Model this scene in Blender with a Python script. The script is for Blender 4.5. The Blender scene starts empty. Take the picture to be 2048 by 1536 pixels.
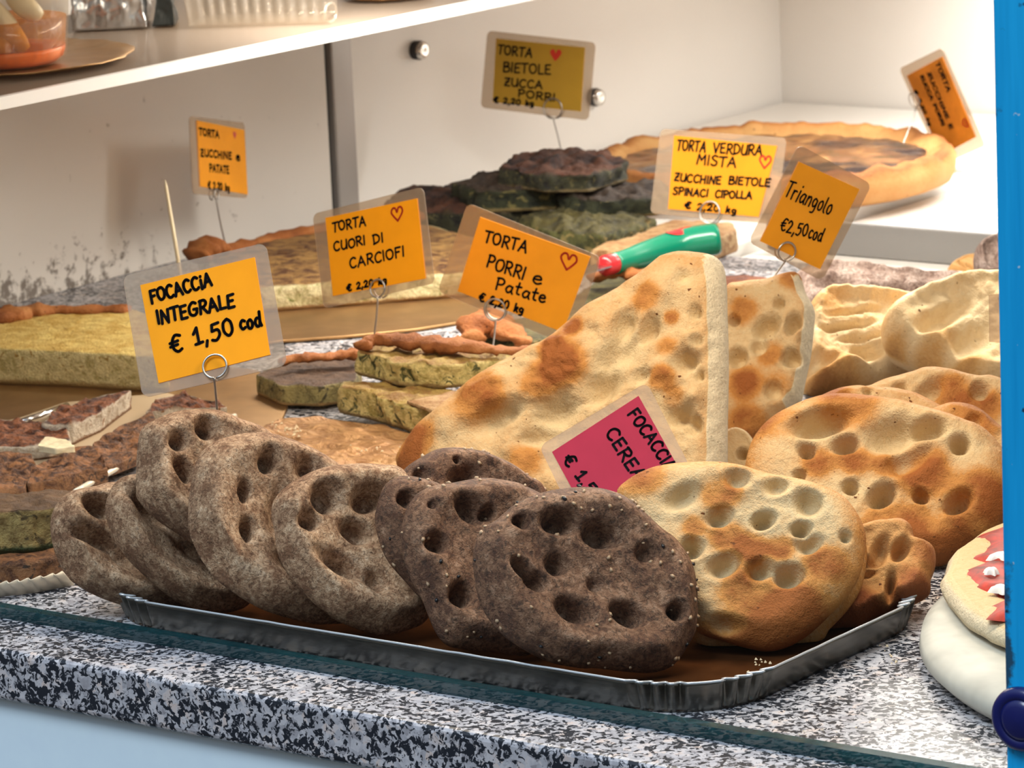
import bpy, bmesh, math, random
import numpy as np
from mathutils import Vector, noise as mnoise

# ------------------------------------------------------------------ camera, world, lights, exposure
FPX = 8000.0
YAW, PITCH, ROLL = (math.radians(a) for a in (36.808, 12.235, 2.564))
FWD = np.array([-math.sin(YAW) * math.cos(PITCH), math.cos(YAW) * math.cos(PITCH), -math.sin(PITCH)])
_r = np.array([math.cos(YAW), math.sin(YAW), 0.0])
_d = np.cross(FWD, _r)
RX = math.cos(ROLL) * _r + math.sin(ROLL) * _d
DN = -math.sin(ROLL) * _r + math.cos(ROLL) * _d
EYE = np.array([1.4684, -1.7858, 0.6750])

scene = bpy.context.scene
COL = scene.collection
cam = bpy.data.cameras.new('camera')
cam.sensor_width = 36.0
cam.lens = FPX / 2048 * 36.0
cam.clip_start, cam.clip_end = 0.05, 60
cam.dof.use_dof = True
cam.dof.focus_distance = 2.42
cam.dof.aperture_fstop = 30
camo = bpy.data.objects.new('camera', cam)
COL.objects.link(camo)
from mathutils import Matrix
camo.matrix_world = Matrix(((RX[0], -DN[0], -FWD[0], EYE[0]), (RX[1], -DN[1], -FWD[1], EYE[1]),
                            (RX[2], -DN[2], -FWD[2], EYE[2]), (0, 0, 0, 1)))
scene.camera = camo

world = bpy.data.worlds.new('street_daylight')
scene.world = world
world.use_nodes = True
_wt = world.node_tree
_tc = _wt.nodes.new('ShaderNodeTexCoord')
_sx = _wt.nodes.new('ShaderNodeSeparateXYZ')
_rp = _wt.nodes.new('ShaderNodeValToRGB')
_wt.links.new(_tc.outputs['Generated'], _sx.inputs[0])
_wt.links.new(_sx.outputs['Z'], _rp.inputs[0])
_e = _rp.color_ramp.elements
_e[0].position, _e[0].color = 0.0, (0.10, 0.09, 0.085, 1)
_e[1].position, _e[1].color = 0.75, (0.72, 0.90, 1.15, 1)
_m = _e.new(0.22)
_m.color = (0.26, 0.255, 0.25, 1)
_wt.links.new(_rp.outputs[0], _wt.nodes['Background'].inputs[0])
_wt.nodes['Background'].inputs[1].default_value = 0.8

scene.view_settings.view_transform = 'Standard'
scene.view_settings.look = 'None'
scene.view_settings.gamma = 1
scene.view_settings.use_curve_mapping = False
scene.view_settings.exposure = 0.08


def area(name, loc, rot, sx, sy, watts, col):
    l = bpy.data.lights.new(name, 'AREA')
    l.shape = 'RECTANGLE'
    l.size, l.size_y, l.energy, l.color = sx, sy, watts, col
    o = bpy.data.objects.new(name, l)
    o.location, o.rotation_euler = loc, rot
    COL.objects.link(o)
    return o


# fluorescent tubes under the added lid of the case
area('case_lamp_front', (0.02, 0.27, 0.48), (0, 0, 0), 0.85, 0.05, 4.6, (1.0, 0.87, 0.70))
area('case_lamp_middle', (-0.38, 0.90, 0.38), (0, 0, 0), 0.80, 0.05, 8.0, (1.0, 0.92, 0.82))
area('case_lamp_rear', (-0.45, 1.75, 0.47), (0, 0, 0), 0.80, 0.06, 12.0, (1.0, 0.95, 0.90))
# open sky above the street
sky = bpy.data.lights.new('street_sky', 'SUN')
sky.energy, sky.angle, sky.color = 2.0, math.radians(22), (0.80, 0.90, 1.0)
skyo = bpy.data.objects.new('street_sky', sky)
skyo.rotation_euler = Vector((0.05, 0.54, -0.84)).to_track_quat('-Z', 'Y').to_euler()
skyo.location = (0, -2, 3)
COL.objects.link(skyo)


# ------------------------------------------------------------------ helpers: rays of the survey camera and planes of the place
def ray(x, y):
    return FWD + RX * (x - 1024) / FPX + DN * (y - 768) / FPX


def on_z(x, y, z):
    d = ray(x, y)
    return EYE + d * (z - EYE[2]) / d[2]


def on_plane(x, y, p, n):
    d = ray(x, y)
    return EYE + d * np.dot(np.asarray(p) - EYE, n) / np.dot(d, n)


def on_x(x, y, xx):
    return on_plane(x, y, (xx, 0, 0), np.array([1.0, 0, 0]))


def normal(a, b):
    return a * RX - b * DN - math.sqrt(1 - a * a - b * b) * FWD


def pts(s):
    return [tuple(float(t) for t in q.split(',')) for q in s.split()]


# ------------------------------------------------------------------ helpers: objects
def mesh_obj(name, v, f, mat, parent=None, loc=(0, 0, 0), smooth=True, attrs=None, mats=None, fmat=None):
    loc = np.asarray(loc, float)
    v = np.asarray(v, float) - loc
    me = bpy.data.meshes.new(name)
    me.from_pydata(v.tolist(), [], [list(map(int, q)) for q in f])
    for k, a in (attrs or {}).items():
        at = me.attributes.new(k, 'FLOAT', 'POINT')
        at.data.foreach_set('value', np.asarray(a, np.float32))
    for m in (mats or [mat]):
        me.materials.append(m)
    if fmat is not None:
        me.polygons.foreach_set('material_index', np.asarray(fmat, np.int32))
    if smooth:
        me.polygons.foreach_set('use_smooth', [True] * len(me.polygons))
    me.update()
    o = bpy.data.objects.new(name, me)
    COL.objects.link(o)
    if parent is not None:
        o.parent = parent
        q = parent
        at0 = np.zeros(3)
        while q is not None:
            at0 += np.array(q.location)
            q = q.parent
        o.location = loc - at0
    else:
        o.location = loc
    return o


def empty(name, loc):
    o = bpy.data.objects.new(name, None)
    o.empty_display_size = 0.02
    o.location = loc
    COL.objects.link(o)
    return o


def tag(o, label=None, cat=None, group=None, kind=None):
    if label: o['label'] = label
    if cat: o['category'] = cat
    if group: o['group'] = group
    if kind: o['kind'] = kind
    return o


def box_geo(x0, x1, y0, y1, z0, z1):
    v = [(x, y, z) for z in (z0, z1) for y in (y0, y1) for x in (x0, x1)]
    f = [(0, 2, 3, 1), (4, 5, 7, 6), (0, 1, 5, 4), (1, 3, 7, 5), (3, 2, 6, 7), (2, 0, 4, 6)]
    return v, f


def box(name, x0, x1, y0, y1, z0, z1, mat, parent=None, bevel=0.0):
    v, f = box_geo(x0, x1, y0, y1, z0, z1)
    o = mesh_obj(name, v, f, mat, parent, loc=((x0 + x1) / 2, (y0 + y1) / 2, z0), smooth=False)
    if bevel:
        b = o.modifiers.new('bevel', 'BEVEL')
        b.width, b.segments = bevel, 3
    return o


def catmull(p, n=6, closed=False):
    p = [np.asarray(q, float) for q in p]
    if len(p) < 3: return p
    out = []
    m = len(p)
    for i in range(m if closed else m - 1):
        if closed:
            a, b, c, d = p[i - 1], p[i], p[(i + 1) % m], p[(i + 2) % m]
        else:
            a, b, c, d = p[max(i - 1, 0)], p[i], p[i + 1], p[min(i + 2, m - 1)]
        for k in range(n):
            t = k / n
            out.append(0.5 * (2 * b + (c - a) * t + (2 * a - 5 * b + 4 * c - d) * t * t + (3 * b - a - 3 * c + d) * t ** 3))
    if not closed: out.append(p[-1])
    return out


def tube_geo(path, rad, ns=10, cap=True, closed=False, flat=1.0):
    """tube along a 3D path; rad a number or a list; flat squashes the section vertically"""
    P = [np.asarray(p, float) for p in path]
    n = len(P)
    R = [rad] * n if np.isscalar(rad) else list(rad)
    v, f = [], []
    up = np.array([0, 0, 1.0])
    prev = None
    for i in range(n):
        if closed: t = P[(i + 1) % n] - P[i - 1]
        else: t = P[min(i + 1, n - 1)] - P[max(i - 1, 0)]
        t = t / (np.linalg.norm(t) + 1e-12)
        if prev is None:
            a = np.cross(t, up)
            if np.linalg.norm(a) < 1e-3: a = np.cross(t, [1.0, 0, 0])
        else:
            a = prev - t * np.dot(prev, t)
        a = a / np.linalg.norm(a)
        prev = a
        b = np.cross(a, t)
        for k in range(ns):
            w = 2 * math.pi * k / ns
            v.append(P[i] + R[i] * (math.cos(w) * a + math.sin(w) * b * flat))
    for i in range(n if closed else n - 1):
        j = (i + 1) % n
        for k in range(ns):
            l = (k + 1) % ns
            f.append((i * ns + k, i * ns + l, j * ns + l, j * ns + k))
    if cap and not closed:
        f.append(tuple(range(ns))[::-1])
        f.append(tuple((n - 1) * ns + k for k in range(ns)))
    return v, f


def join(*geos):
    V, Fc = [], []
    for v, f in geos:
        o = len(V)
        V += [np.asarray(p, float) for p in v]
        Fc += [tuple(i + o for i in q) for q in f]
    return V, Fc


def fbm(p, sc, seed, oct=3):
    s, a, t = 0.0, 1.0, 0.0
    for _ in range(oct):
        s += a * mnoise.noise(Vector((p[0] * sc + seed * 3.1, p[1] * sc - seed * 1.7, p[2] * sc + seed)))
        t += a
        a *= 0.5
        sc *= 2.1
    return s / t


# ------------------------------------------------------------------ helpers: materials
class NT:
    def __init__(s, name):
        s.m = bpy.data.materials.new(name)
        s.m.use_nodes = True
        s.t = s.m.node_tree
        s.b = s.t.nodes['Principled BSDF']
        s.out = s.t.nodes['Material Output']

    def n(s, typ, **kw):
        q = s.t.nodes.new(typ)
        for k, v in kw.items(): setattr(q, k, v)
        return q

    def link(s, a, b): s.t.links.new(a, b)

    def coord(s, scale=(1, 1, 1)):
        c = s.n('ShaderNodeTexCoord')
        mp = s.n('ShaderNodeMapping')
        mp.inputs['Scale'].default_value = scale
        s.link(c.outputs['Object'], mp.inputs['Vector'])
        return mp.outputs[0]

    def noise(s, scale, detail=4, rough=0.55, vec=None, dist=0.0):
        q = s.n('ShaderNodeTexNoise')
        q.inputs['Scale'].default_value = scale
        q.inputs['Detail'].default_value = detail
        q.inputs['Roughness'].default_value = rough
        q.inputs['Distortion'].default_value = dist
        s.link(vec if vec is not None else s.coord(), q.inputs['Vector'])
        return q.outputs['Fac']

    def voro(s, scale, vec=None, feature='F1', out='Distance'):
        q = s.n('ShaderNodeTexVoronoi', feature=feature)
        q.inputs['Scale'].default_value = scale
        s.link(vec if vec is not None else s.coord(), q.inputs['Vector'])
        return q.outputs[out]

    def ramp(s, fac, stops, interp='LINEAR'):
        r = s.n('ShaderNodeValToRGB')
        r.color_ramp.interpolation = interp
        e = r.color_ramp.elements
        while len(e) < len(stops): e.new(0.5)
        for q, (p, c) in zip(e, stops):
            q.position = p
            q.color = (*c, 1) if len(c) == 3 else c
        s.link(fac, r.inputs[0])
        return r.outputs[0]

    def step(s, fac, a, b):
        return s.ramp(fac, [(a, (0, 0, 0)), (b, (1, 1, 1))])

    def math(s, op, a, b=None, clamp=False):
        q = s.n('ShaderNodeMath', operation=op, use_clamp=clamp)
        for i, x in enumerate((a, b)):
            if x is None: continue
            if isinstance(x, (int, float)): q.inputs[i].default_value = x
            else: s.link(x, q.inputs[i])
        return q.outputs[0]

    def mix(s, fac, a, b, mode='MIX'):
        q = s.n('ShaderNodeMix', data_type='RGBA', blend_type=mode)
        for i, x in ((0, fac), (6, a), (7, b)):
            if isinstance(x, (int, float)): q.inputs[i].default_value = x
            elif isinstance(x, tuple): q.inputs[i].default_value = (*x, 1)
            else: s.link(x, q.inputs[i])
        return q.outputs[2]

    def attr(s, name):
        q = s.n('ShaderNodeAttribute', attribute_name=name)
        return q.outputs['Fac']

    def bump(s, h, strength=0.5, dist=0.001):
        q = s.n('ShaderNodeBump')
        q.inputs['Strength'].default_value = strength
        q.inputs['Distance'].default_value = dist
        s.link(h, q.inputs['Height'])
        s.link(q.outputs[0], s.b.inputs['Normal'])

    def base(s, c, rough=0.6, metal=0.0, spec=0.5):
        if isinstance(c, tuple): s.b.inputs['Base Color'].default_value = (*c, 1)
        else: s.link(c, s.b.inputs['Base Color'])
        if isinstance(rough, (int, float)): s.b.inputs['Roughness'].default_value = rough
        else: s.link(rough, s.b.inputs['Roughness'])
        s.b.inputs['Metallic'].default_value = metal
        s.b.inputs['Specular IOR Level'].default_value = spec
        return s.m


def plain(name, c, rough=0.5, metal=0.0, spec=0.5, nz=0.0, sc=60):
    t = NT(name)
    if nz:
        n = t.noise(sc, 4)
        lo, hi = tuple(x * (1 - nz) for x in c), tuple(min(1, x * (1 + nz)) for x in c)
        return t.base(t.ramp(n, [(0.3, lo), (0.7, hi)]), rough, metal, spec)
    return t.base(c, rough, metal, spec)


def clear(name, tint, opaque, col, gloss=0.06, rough=0.08):
    """clear sheet or plastic: transparent, a little body colour, a little gloss"""
    t = NT(name)
    tr = t.n('ShaderNodeBsdfTransparent')
    tr.inputs[0].default_value = (*tint, 1)
    t.base(col, 0.5)
    gl = t.n('ShaderNodeBsdfGlossy')
    gl.inputs['Roughness'].default_value = rough
    m1 = t.n('ShaderNodeMixShader')
    m1.inputs[0].default_value = opaque
    t.link(tr.outputs[0], m1.inputs[1]); t.link(t.b.outputs[0], m1.inputs[2])
    m2 = t.n('ShaderNodeMixShader')
    m2.inputs[0].default_value = gloss
    t.link(m1.outputs[0], m2.inputs[1]); t.link(gl.outputs[0], m2.inputs[2])
    t.link(m2.outputs[0], t.out.inputs['Surface'])
    return t.m


def crust_mat(name, pale, gold, dark, crumb=(0.72, 0.61, 0.42)):
    """baked dough: the vertex value 'brown' says how far each spot is baked (-1 is cut crumb)"""
    t = NT(name)
    b = t.attr('brown')
    n1 = t.noise(55, 5, 0.6)
    n2 = t.noise(420, 4, 0.6)
    k = t.math('ADD', b, t.math('MULTIPLY', t.math('SUBTRACT', n1, 0.5), 0.3))
    k = t.math('ADD', k, t.math('MULTIPLY', t.math('SUBTRACT', n2, 0.5), 0.40))
    mid = tuple((a + c) / 2 for a, c in zip(pale, gold))
    c = t.ramp(k, [(0.0, pale), (0.28, mid), (0.55, gold), (0.95, dark)])
    c = t.mix(t.step(t.noise(230, 2, 0.4), 0.73, 0.77), c, tuple(x * 0.45 for x in dark))
    cut = t.step(t.math('MULTIPLY', b, -1.0), 0.3, 0.6)
    c = t.mix(cut, c, t.ramp(n2, [(0.35, tuple(x * 0.82 for x in crumb)), (0.65, crumb)]))
    h = t.math('ADD', t.math('MULTIPLY', t.noise(160, 5, 0.65), 1.0), t.math('MULTIPLY', t.noise(900, 3, 0.6), 0.35))
    t.bump(h, 0.9, 0.0022)
    return t.base(c, 0.66, 0, 0.22)


def bran_mat(name, a, b, c, speck, rough=0.75, sc=1.0):
    """wholemeal dough: floury pale bloom over brown, freckled with bran"""
    t = NT(name)
    n1 = t.noise(70 * sc, 5, 0.65)
    n2 = t.noise(330 * sc, 5, 0.7, dist=0.6)
    k = t.math('ADD', t.math('MULTIPLY', n1, 0.55), t.math('MULTIPLY', n2, 0.55))
    k = t.math('ADD', k, t.math('MULTIPLY', t.attr('brown'), -0.16))
    col = t.ramp(k, [(0.41, c), (0.52, b), (0.64, a)])
    sp = t.step(t.noise(430 * sc, 4, 0.65, dist=0.9), 0.535, 0.60)
    col = t.mix(t.math('MULTIPLY', sp, 0.62), col, speck)
    h = t.math('ADD', n2, t.math('MULTIPLY', t.noise(900, 4, 0.7), 0.6))
    t.bump(h, 0.9, 0.0026)
    return t.base(col, rough, 0, 0.3)


def slice_mat(name, top, top2, fill, fill2, bits, crust, bit_amt=0.5, rough=0.6, sc=1.0, topsc=60):
    """cut savoury pie: 'lay' is 0 at the base, 1 at the upper edge, 2 on top; 'crust' marks an outer crust side"""
    t = NT(name)
    l = t.math('ADD', t.attr('lay'), t.math('MULTIPLY', t.math('SUBTRACT', t.noise(120 * sc, 3), 0.5), 0.22))
    n1 = t.noise(110 * sc, 6, 0.65, dist=0.5)
    f = t.ramp(n1, [(0.38, fill2), (0.52, fill), (0.66, tuple(min(1, x * 1.2) for x in fill))])
    f = t.mix(t.step(t.noise(95 * sc, 3, 0.6, dist=1.2), 0.62 - 0.16 * bit_amt, 0.68 - 0.14 * bit_amt), f, bits)
    tp = t.ramp(t.noise(topsc, 6, 0.7, dist=0.6), [(0.40, top2), (0.60, top)])
    c = t.mix(t.step(l, 0.10, 0.2), crust, f)
    c = t.mix(t.step(t.math('MULTIPLY', l, 0.5), 0.47, 0.62), c, tp)
    c = t.mix(t.attr('crust'), c, t.ramp(n1, [(0.3, tuple(x * .6 for x in crust)), (0.65, crust)]))
    t.bump(t.math('ADD', n1, t.noise(500, 4, 0.7)), 1.0, 0.003)
    return t.base(c, rough, 0, 0.35)


# ------------------------------------------------------------------ the materials
def granite():
    t = NT('speckled_granite')
    v = t.coord((1.25, 1.25, 1.25))
    n = t.noise(90, 5, 0.6, v, 0.4)
    big = t.noise(22, 3, 0.5, v)
    cells = t.voro(150, v, out='Color')
    g = t.n('ShaderNodeSeparateColor'); t.link(cells, g.inputs[0])
    k = t.math('ADD', t.math('MULTIPLY', g.outputs[0], 0.35), t.math('MULTIPLY', n, 0.65))
    c = t.ramp(k, [(0.28, (0.30, 0.29, 0.31)), (0.45, (0.42, 0.42, 0.45)), (0.60, (0.54, 0.53, 0.55)), (0.75, (0.60, 0.50, 0.45))])
    blk = t.math('ADD', t.math('MULTIPLY', t.noise(190, 4, 0.6, v, 0.7), 0.75), t.math('MULTIPLY', big, 0.25))
    c = t.mix(t.step(blk, 0.495, 0.522), c, (0.018, 0.022, 0.03))
    return t.base(c, 0.36, 0, 0.3)


M = {}
M['granite'] = granite()
M['white_focaccia'] = crust_mat('white_focaccia_crust', (0.66, 0.50, 0.28), (0.52, 0.235, 0.06), (0.29, 0.09, 0.018))
M['puff'] = crust_mat('pale_puff_pastry', (0.76, 0.60, 0.36), (0.60, 0.34, 0.12), (0.33, 0.15, 0.045))
M['golden'] = crust_mat('golden_pastry_crust', (0.58, 0.34, 0.13), (0.46, 0.20, 0.06), (0.24, 0.07, 0.02))
M['wheat'] = bran_mat('wholemeal_crust', (0.86, 0.62, 0.41), (0.56, 0.345, 0.20), (0.26, 0.13, 0.068), (0.11, 0.055, 0.03))
M['cereal'] = bran_mat('cereal_crust', (0.47, 0.285, 0.18), (0.27, 0.14, 0.078), (0.12, 0.055, 0.032), (0.03, 0.02, 0.015), 0.6, 0.8)
M['pinkwheat'] = bran_mat('pinkish_wholemeal_crust', (0.62, 0.50, 0.44), (0.42, 0.31, 0.26), (0.22, 0.14, 0.11), (0.10, 0.06, 0.05))
M['rim'] = plain('painted_rim_highlight', (0.72, 0.76, 0.80), 0.3, 0.6)  # highlight along the tray rim, put into a bright colour
M['lip'] = crust_mat('browned_pie_edge', (0.56, 0.28, 0.10), (0.36, 0.125, 0.035), (0.14, 0.04, 0.012))
M['seed'] = plain('sesame_seed', (0.40, 0.27, 0.16), 0.5)
M['olive'] = plain('dark_seed', (0.02, 0.02, 0.022), 0.25)


def brushed(name, col, rough, sc):
    t = NT(name)
    n = t.noise(1.0, 4, 0.6, t.coord(sc))
    n2 = t.noise(18, 3)
    c = t.ramp(t.math('ADD', t.math('MULTIPLY', n, .6), t.math('MULTIPLY', n2, .4)), [(0.35, tuple(x * .7 for x in col)), (0.65, col)])
    t.bump(n2, 0.25, 0.002)
    return t.base(c, rough, 0.9, 0.5)


M['silver'] = brushed('silver_card', (0.19, 0.175, 0.15), 0.30, (40, 40, 300))
M['goldcard'] = brushed('gold_card', (0.44, 0.26, 0.115), 0.42, (30, 30, 30))
M['goldlining'] = plain('shaded_gold_lining', (0.05, 0.018, 0.006), 0.6, 0.0, 0.0, nz=0.35, sc=25)  # gold darkened, the shade under the loaves put into its colour


def wrinkle():
    t = NT('wrinkled_gold_paper')
    n = t.noise(38, 5, 0.6, t.coord((1, 1.8, 1)), 1.4)
    t.bump(n, 1.0, 0.006)
    return t.base(t.ramp(n, [(0.3, (0.30, 0.13, 0.045)), (0.6, (0.62, 0.35, 0.15))]), 0.45, 0.45)


M['wrinkle'] = wrinkle()
M['cream_card'] = plain('cream_tray_card', (0.80, 0.70, 0.54), 0.35, 0.2)
M['laminate'] = clear('laminating_film', (0.86, 0.80, 0.72), 0.26, (0.56, 0.43, 0.31), 0.04, 0.25)
M['wire'] = plain('steel_wire', (0.45, 0.44, 0.42), 0.3, 0.9)
M['ink'] = plain('black_marker_ink', (0.006, 0.006, 0.008), 0.7, spec=0.0)
M['red_ink'] = plain('red_marker_ink', (0.62, 0.035, 0.015), 0.4)
M['orange'] = plain('orange_card', (0.93, 0.36, 0.008), 0.55, spec=0.1, nz=0.05, sc=30)
M['amber'] = plain('amber_card', (0.88, 0.36, 0.02), 0.55, spec=0.1, nz=0.06, sc=30)
M['pink'] = plain('crimson_card', (0.31, 0.02, 0.05), 0.5, spec=0.1, nz=0.05)
M['amber_dimmed'] = plain('dimmed_amber_card', (0.62, 0.235, 0.010), 0.55, spec=0.1, nz=0.06, sc=30)  # darker copy of amber, the middle lamp's glare offset in its colour
M['mustard'] = plain('mustard_card', (0.50, 0.30, 0.035), 0.55, spec=0.1, nz=0.06, sc=30)
M['burnt'] = plain('burnt_orange_card', (0.55, 0.20, 0.022), 0.4, spec=0.1, nz=0.25, sc=40)


def wall_mat(name, col, dirt):
    t = NT(name)
    v = t.coord()
    c = t.ramp(t.noise(3.0, 4, 0.5, v), [(0.3, tuple(x * .93 for x in col)), (0.7, col)])
    if dirt:
        sep = t.n('ShaderNodeSeparateXYZ')
        g = t.n('ShaderNodeNewGeometry'); t.link(g.outputs['Position'], sep.inputs[0])
        lowz = t.math('SUBTRACT', 1.0, t.math('DIVIDE', sep.outputs['Z'], 0.065), True)
        near = t.math('SUBTRACT', 1.0, t.math('DIVIDE', t.math('SUBTRACT', sep.outputs['Y'], 0.80), 0.35, True), True)
        sp = t.math('ADD', t.noise(75, 5, 0.7, v), t.math('MULTIPLY', t.math('MULTIPLY', lowz, near), 0.26))
        c = t.mix(t.math('MULTIPLY', t.step(sp, 0.66, 0.76), 0.8), c, (0.10, 0.07, 0.05))
        c = t.mix(t.math('MULTIPLY', t.step(t.noise(55, 2, 0.5, v), 0.76, 0.80), 0.5), c, (0.30, 0.25, 0.2))
    return t.base(c, 0.35, 0, 0.4)


M['wall'] = wall_mat('white_laminate_panel', (0.84, 0.815, 0.78), False)
M['wall_dirty'] = wall_mat('spotted_laminate_panel', (0.80, 0.76, 0.71), True)
M['white'] = plain('white_laminate', (0.84, 0.82, 0.78), 0.35)
M['alu'] = plain('grey_aluminium', (0.40, 0.385, 0.375), 0.4, 0.4)
M['rail'] = plain('grey_rail', (0.22, 0.215, 0.21), 0.45, 0.3)
M['chrome'] = plain('chrome', (0.75, 0.73, 0.70), 0.15, 1.0)
M['black'] = plain('black_rubber', (0.02, 0.02, 0.022), 0.5)
M['shelf_glass'] = clear('smoky_shelf_glass', (0.66, 0.57, 0.48), 0.6, (0.27, 0.21, 0.16), 0.08, 0.1)
M['shelf_edge'] = plain('white_shelf_edging', (0.95, 0.94, 0.92), 0.3)
M['pane'] = clear('clear_glass', (0.99, 0.995, 0.99), 0.0, (1, 1, 1), 0.012, 0.0)
M['pane_edge'] = clear('green_glass_edge', (0.07, 0.26, 0.28), 0.25, (0.01, 0.10, 0.12), 0.10, 0.05)
M['apron'] = plain('sky_tinted_panel', (0.74, 0.90, 1.0), 0.5, nz=0.02)  # whitish panel, the blue of the sky put into its colour


def post_mat():
    t = NT('scuffed_blue_paint')
    v = t.coord((60, 60, 3))
    n = t.noise(1.0, 5, 0.6, v)
    c = t.ramp(n, [(0.35, (0.0, 0.32, 0.72)), (0.65, (0.01, 0.46, 0.92))])
    d = t.noise(70, 3, 0.55)
    c = t.mix(t.step(d, 0.70, 0.74), c, (0.01, 0.035, 0.08))
    c = t.mix(t.step(t.noise(210, 2, 0.5), 0.74, 0.78), c, (0.45, 0.65, 0.8))
    g = t.n('ShaderNodeNewGeometry')
    sep = t.n('ShaderNodeSeparateXYZ'); t.link(g.outputs['Position'], sep.inputs[0])
    low = t.math('SUBTRACT', 1.0, t.math('DIVIDE', t.math('ABSOLUTE', t.math('SUBTRACT', sep.outputs['Z'], 0.092)), 0.07, True), True)
    left = t.math('SUBTRACT', 1.0, t.math('DIVIDE', t.math('SUBTRACT', sep.outputs['X'], 0.468), 0.011, True), True)
    grime = t.math('ADD', t.noise(45, 5, 0.7), t.math('MULTIPLY', t.math('MULTIPLY', low, left), 0.55))
    c = t.mix(t.math('MULTIPLY', t.step(grime, 0.66, 0.78), 0.85), c, (0.02, 0.025, 0.03))
    return t.base(c, 0.42, 0, 0.4)


M['post'] = post_mat()
M['cap'] = plain('dark_blue_plastic', (0.008, 0.012, 0.10), 0.25)
M['green'] = plain('green_plastic', (0.0, 0.17, 0.095), 0.22, spec=0.5)
M['redplastic'] = plain('red_plastic', (0.48, 0.02, 0.025), 0.22, spec=0.5)
M['steel'] = plain('steel_blade', (0.5, 0.5, 0.5), 0.25, 1.0)
M['wood'] = plain('pale_wood_stick', (0.72, 0.62, 0.42), 0.6)
M['stone'] = plain('pale_marble', (0.50, 0.485, 0.42), 0.55, spec=0.2, nz=0.16, sc=35)
M['sauce'] = plain('tomato_sauce', (0.30, 0.016, 0.006), 0.5, spec=0.15, nz=0.6, sc=120)
M['cheese'] = plain('melted_mozzarella', (0.82, 0.78, 0.72), 0.3)
M['foil'] = brushed('crinkled_foil', (0.72, 0.72, 0.72), 0.24, (30, 30, 30))
M['plastic'] = clear('clear_plastic', (0.95, 0.92, 0.87), 0.08, (0.80, 0.74, 0.66), 0.07, 0.10)
M['oil_haze'] = clear('oily_orange_broth', (0.98, 0.66, 0.28), 0.35, (0.74, 0.30, 0.04), 0.03, 0.1)
M['tan_card'] = plain('tan_tray_card', (0.46, 0.34, 0.21), 0.45)
M['oil'] = plain('orange_oil', (0.78, 0.15, 0.008), 0.3, spec=0.2, nz=0.3, sc=60)
M['squid'] = plain('cream_rolled_strip', (0.80, 0.68, 0.44), 0.4, nz=0.12, sc=40)
M['dark'] = plain('dark_gap_fill', (0.02, 0.025, 0.025), 0.3)  # near-black fill for the gap on the upper shelf
M['crumb'] = plain('pale_bread_crumb', (0.72, 0.58, 0.38), 0.8)

#                             top             top dark            filling           filling dark       bits              crust
M['sl_yellow'] = slice_mat('potato_courgette_filling', (0.86, 0.64, 0.20), (0.66, 0.40, 0.08), (0.84, 0.70, 0.34), (0.58, 0.46, 0.17), (0.46, 0.26, 0.05), (0.52, 0.36, 0.14), 0.15, sc=1.2)
M['sl_artichoke'] = slice_mat('artichoke_filling', (0.44, 0.25, 0.075), (0.11, 0.04, 0.014), (0.74, 0.66, 0.38), (0.46, 0.40, 0.18), (0.22, 0.22, 0.05), (0.40, 0.24, 0.10), 0.2)
M['sl_leek'] = slice_mat('leek_potato_filling', (0.56, 0.38, 0.10), (0.36, 0.18, 0.05), (0.82, 0.66, 0.26), (0.44, 0.34, 0.09), (0.10, 0.10, 0.03), (0.42, 0.28, 0.10), 0.45)
M['sl_leek_crusty'] = slice_mat('leek_filling_brown_top', (0.16, 0.085, 0.045), (0.07, 0.035, 0.02), (0.36, 0.29, 0.11), (0.20, 0.16, 0.06), (0.09, 0.07, 0.03), (0.42, 0.25, 0.09), 0.5)
M['sl_chard'] = slice_mat('chard_filling', (0.075, 0.05, 0.035), (0.035, 0.024, 0.02), (0.035, 0.04, 0.02), (0.012, 0.016, 0.012), (0.16, 0.14, 0.05), (0.24, 0.18, 0.07), 0.15, sc=0.9)
M['sl_chard_red'] = slice_mat('chard_filling_dark_crust', (0.13, 0.05, 0.028), (0.02, 0.014, 0.016), (0.04, 0.04, 0.02), (0.012, 0.012, 0.012), (0.14, 0.12, 0.05), (0.20, 0.15, 0.07), 0.2, topsc=22)
M['sl_green'] = slice_mat('spinach_filling', (0.14, 0.12, 0.04), (0.05, 0.045, 0.02), (0.10, 0.10, 0.03), (0.03, 0.035, 0.015), (0.26, 0.20, 0.07), (0.36, 0.22, 0.09), 0.4)
M['sl_meat'] = slice_mat('browned_meat_slice', (0.38, 0.13, 0.05), (0.06, 0.018, 0.010), (0.70, 0.60, 0.47), (0.50, 0.38, 0.26), (0.36, 0.17, 0.07), (0.30, 0.15, 0.07), 0.1, topsc=95)
M['sl_meat_dark'] = slice_mat('browned_slice', (0.36, 0.15, 0.055), (0.055, 0.02, 0.010), (0.26, 0.12, 0.05), (0.10, 0.04, 0.02), (0.05, 0.03, 0.02), (0.30, 0.15, 0.07), 0.3, topsc=110)
M['sl_frittata'] = slice_mat('herb_omelette', (0.19, 0.10, 0.045), (0.09, 0.045, 0.02), (0.42, 0.31, 0.11), (0.24, 0.16, 0.05), (0.10, 0.07, 0.025), (0.05, 0.075, 0.02), 0.3)
M['sl_crust'] = slice_mat('flaky_pie_crust', (0.66, 0.42, 0.20), (0.45, 0.22, 0.08), (0.60, 0.40, 0.20), (0.40, 0.20, 0.08), (0.28, 0.13, 0.05), (0.50, 0.28, 0.12), 0.2)
M['sl_redcrust'] = slice_mat('dark_red_crust', (0.28, 0.09, 0.04), (0.13, 0.04, 0.02), (0.22, 0.10, 0.05), (0.10, 0.05, 0.03), (0.05, 0.03, 0.02), (0.30, 0.14, 0.06), 0.2)


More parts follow.
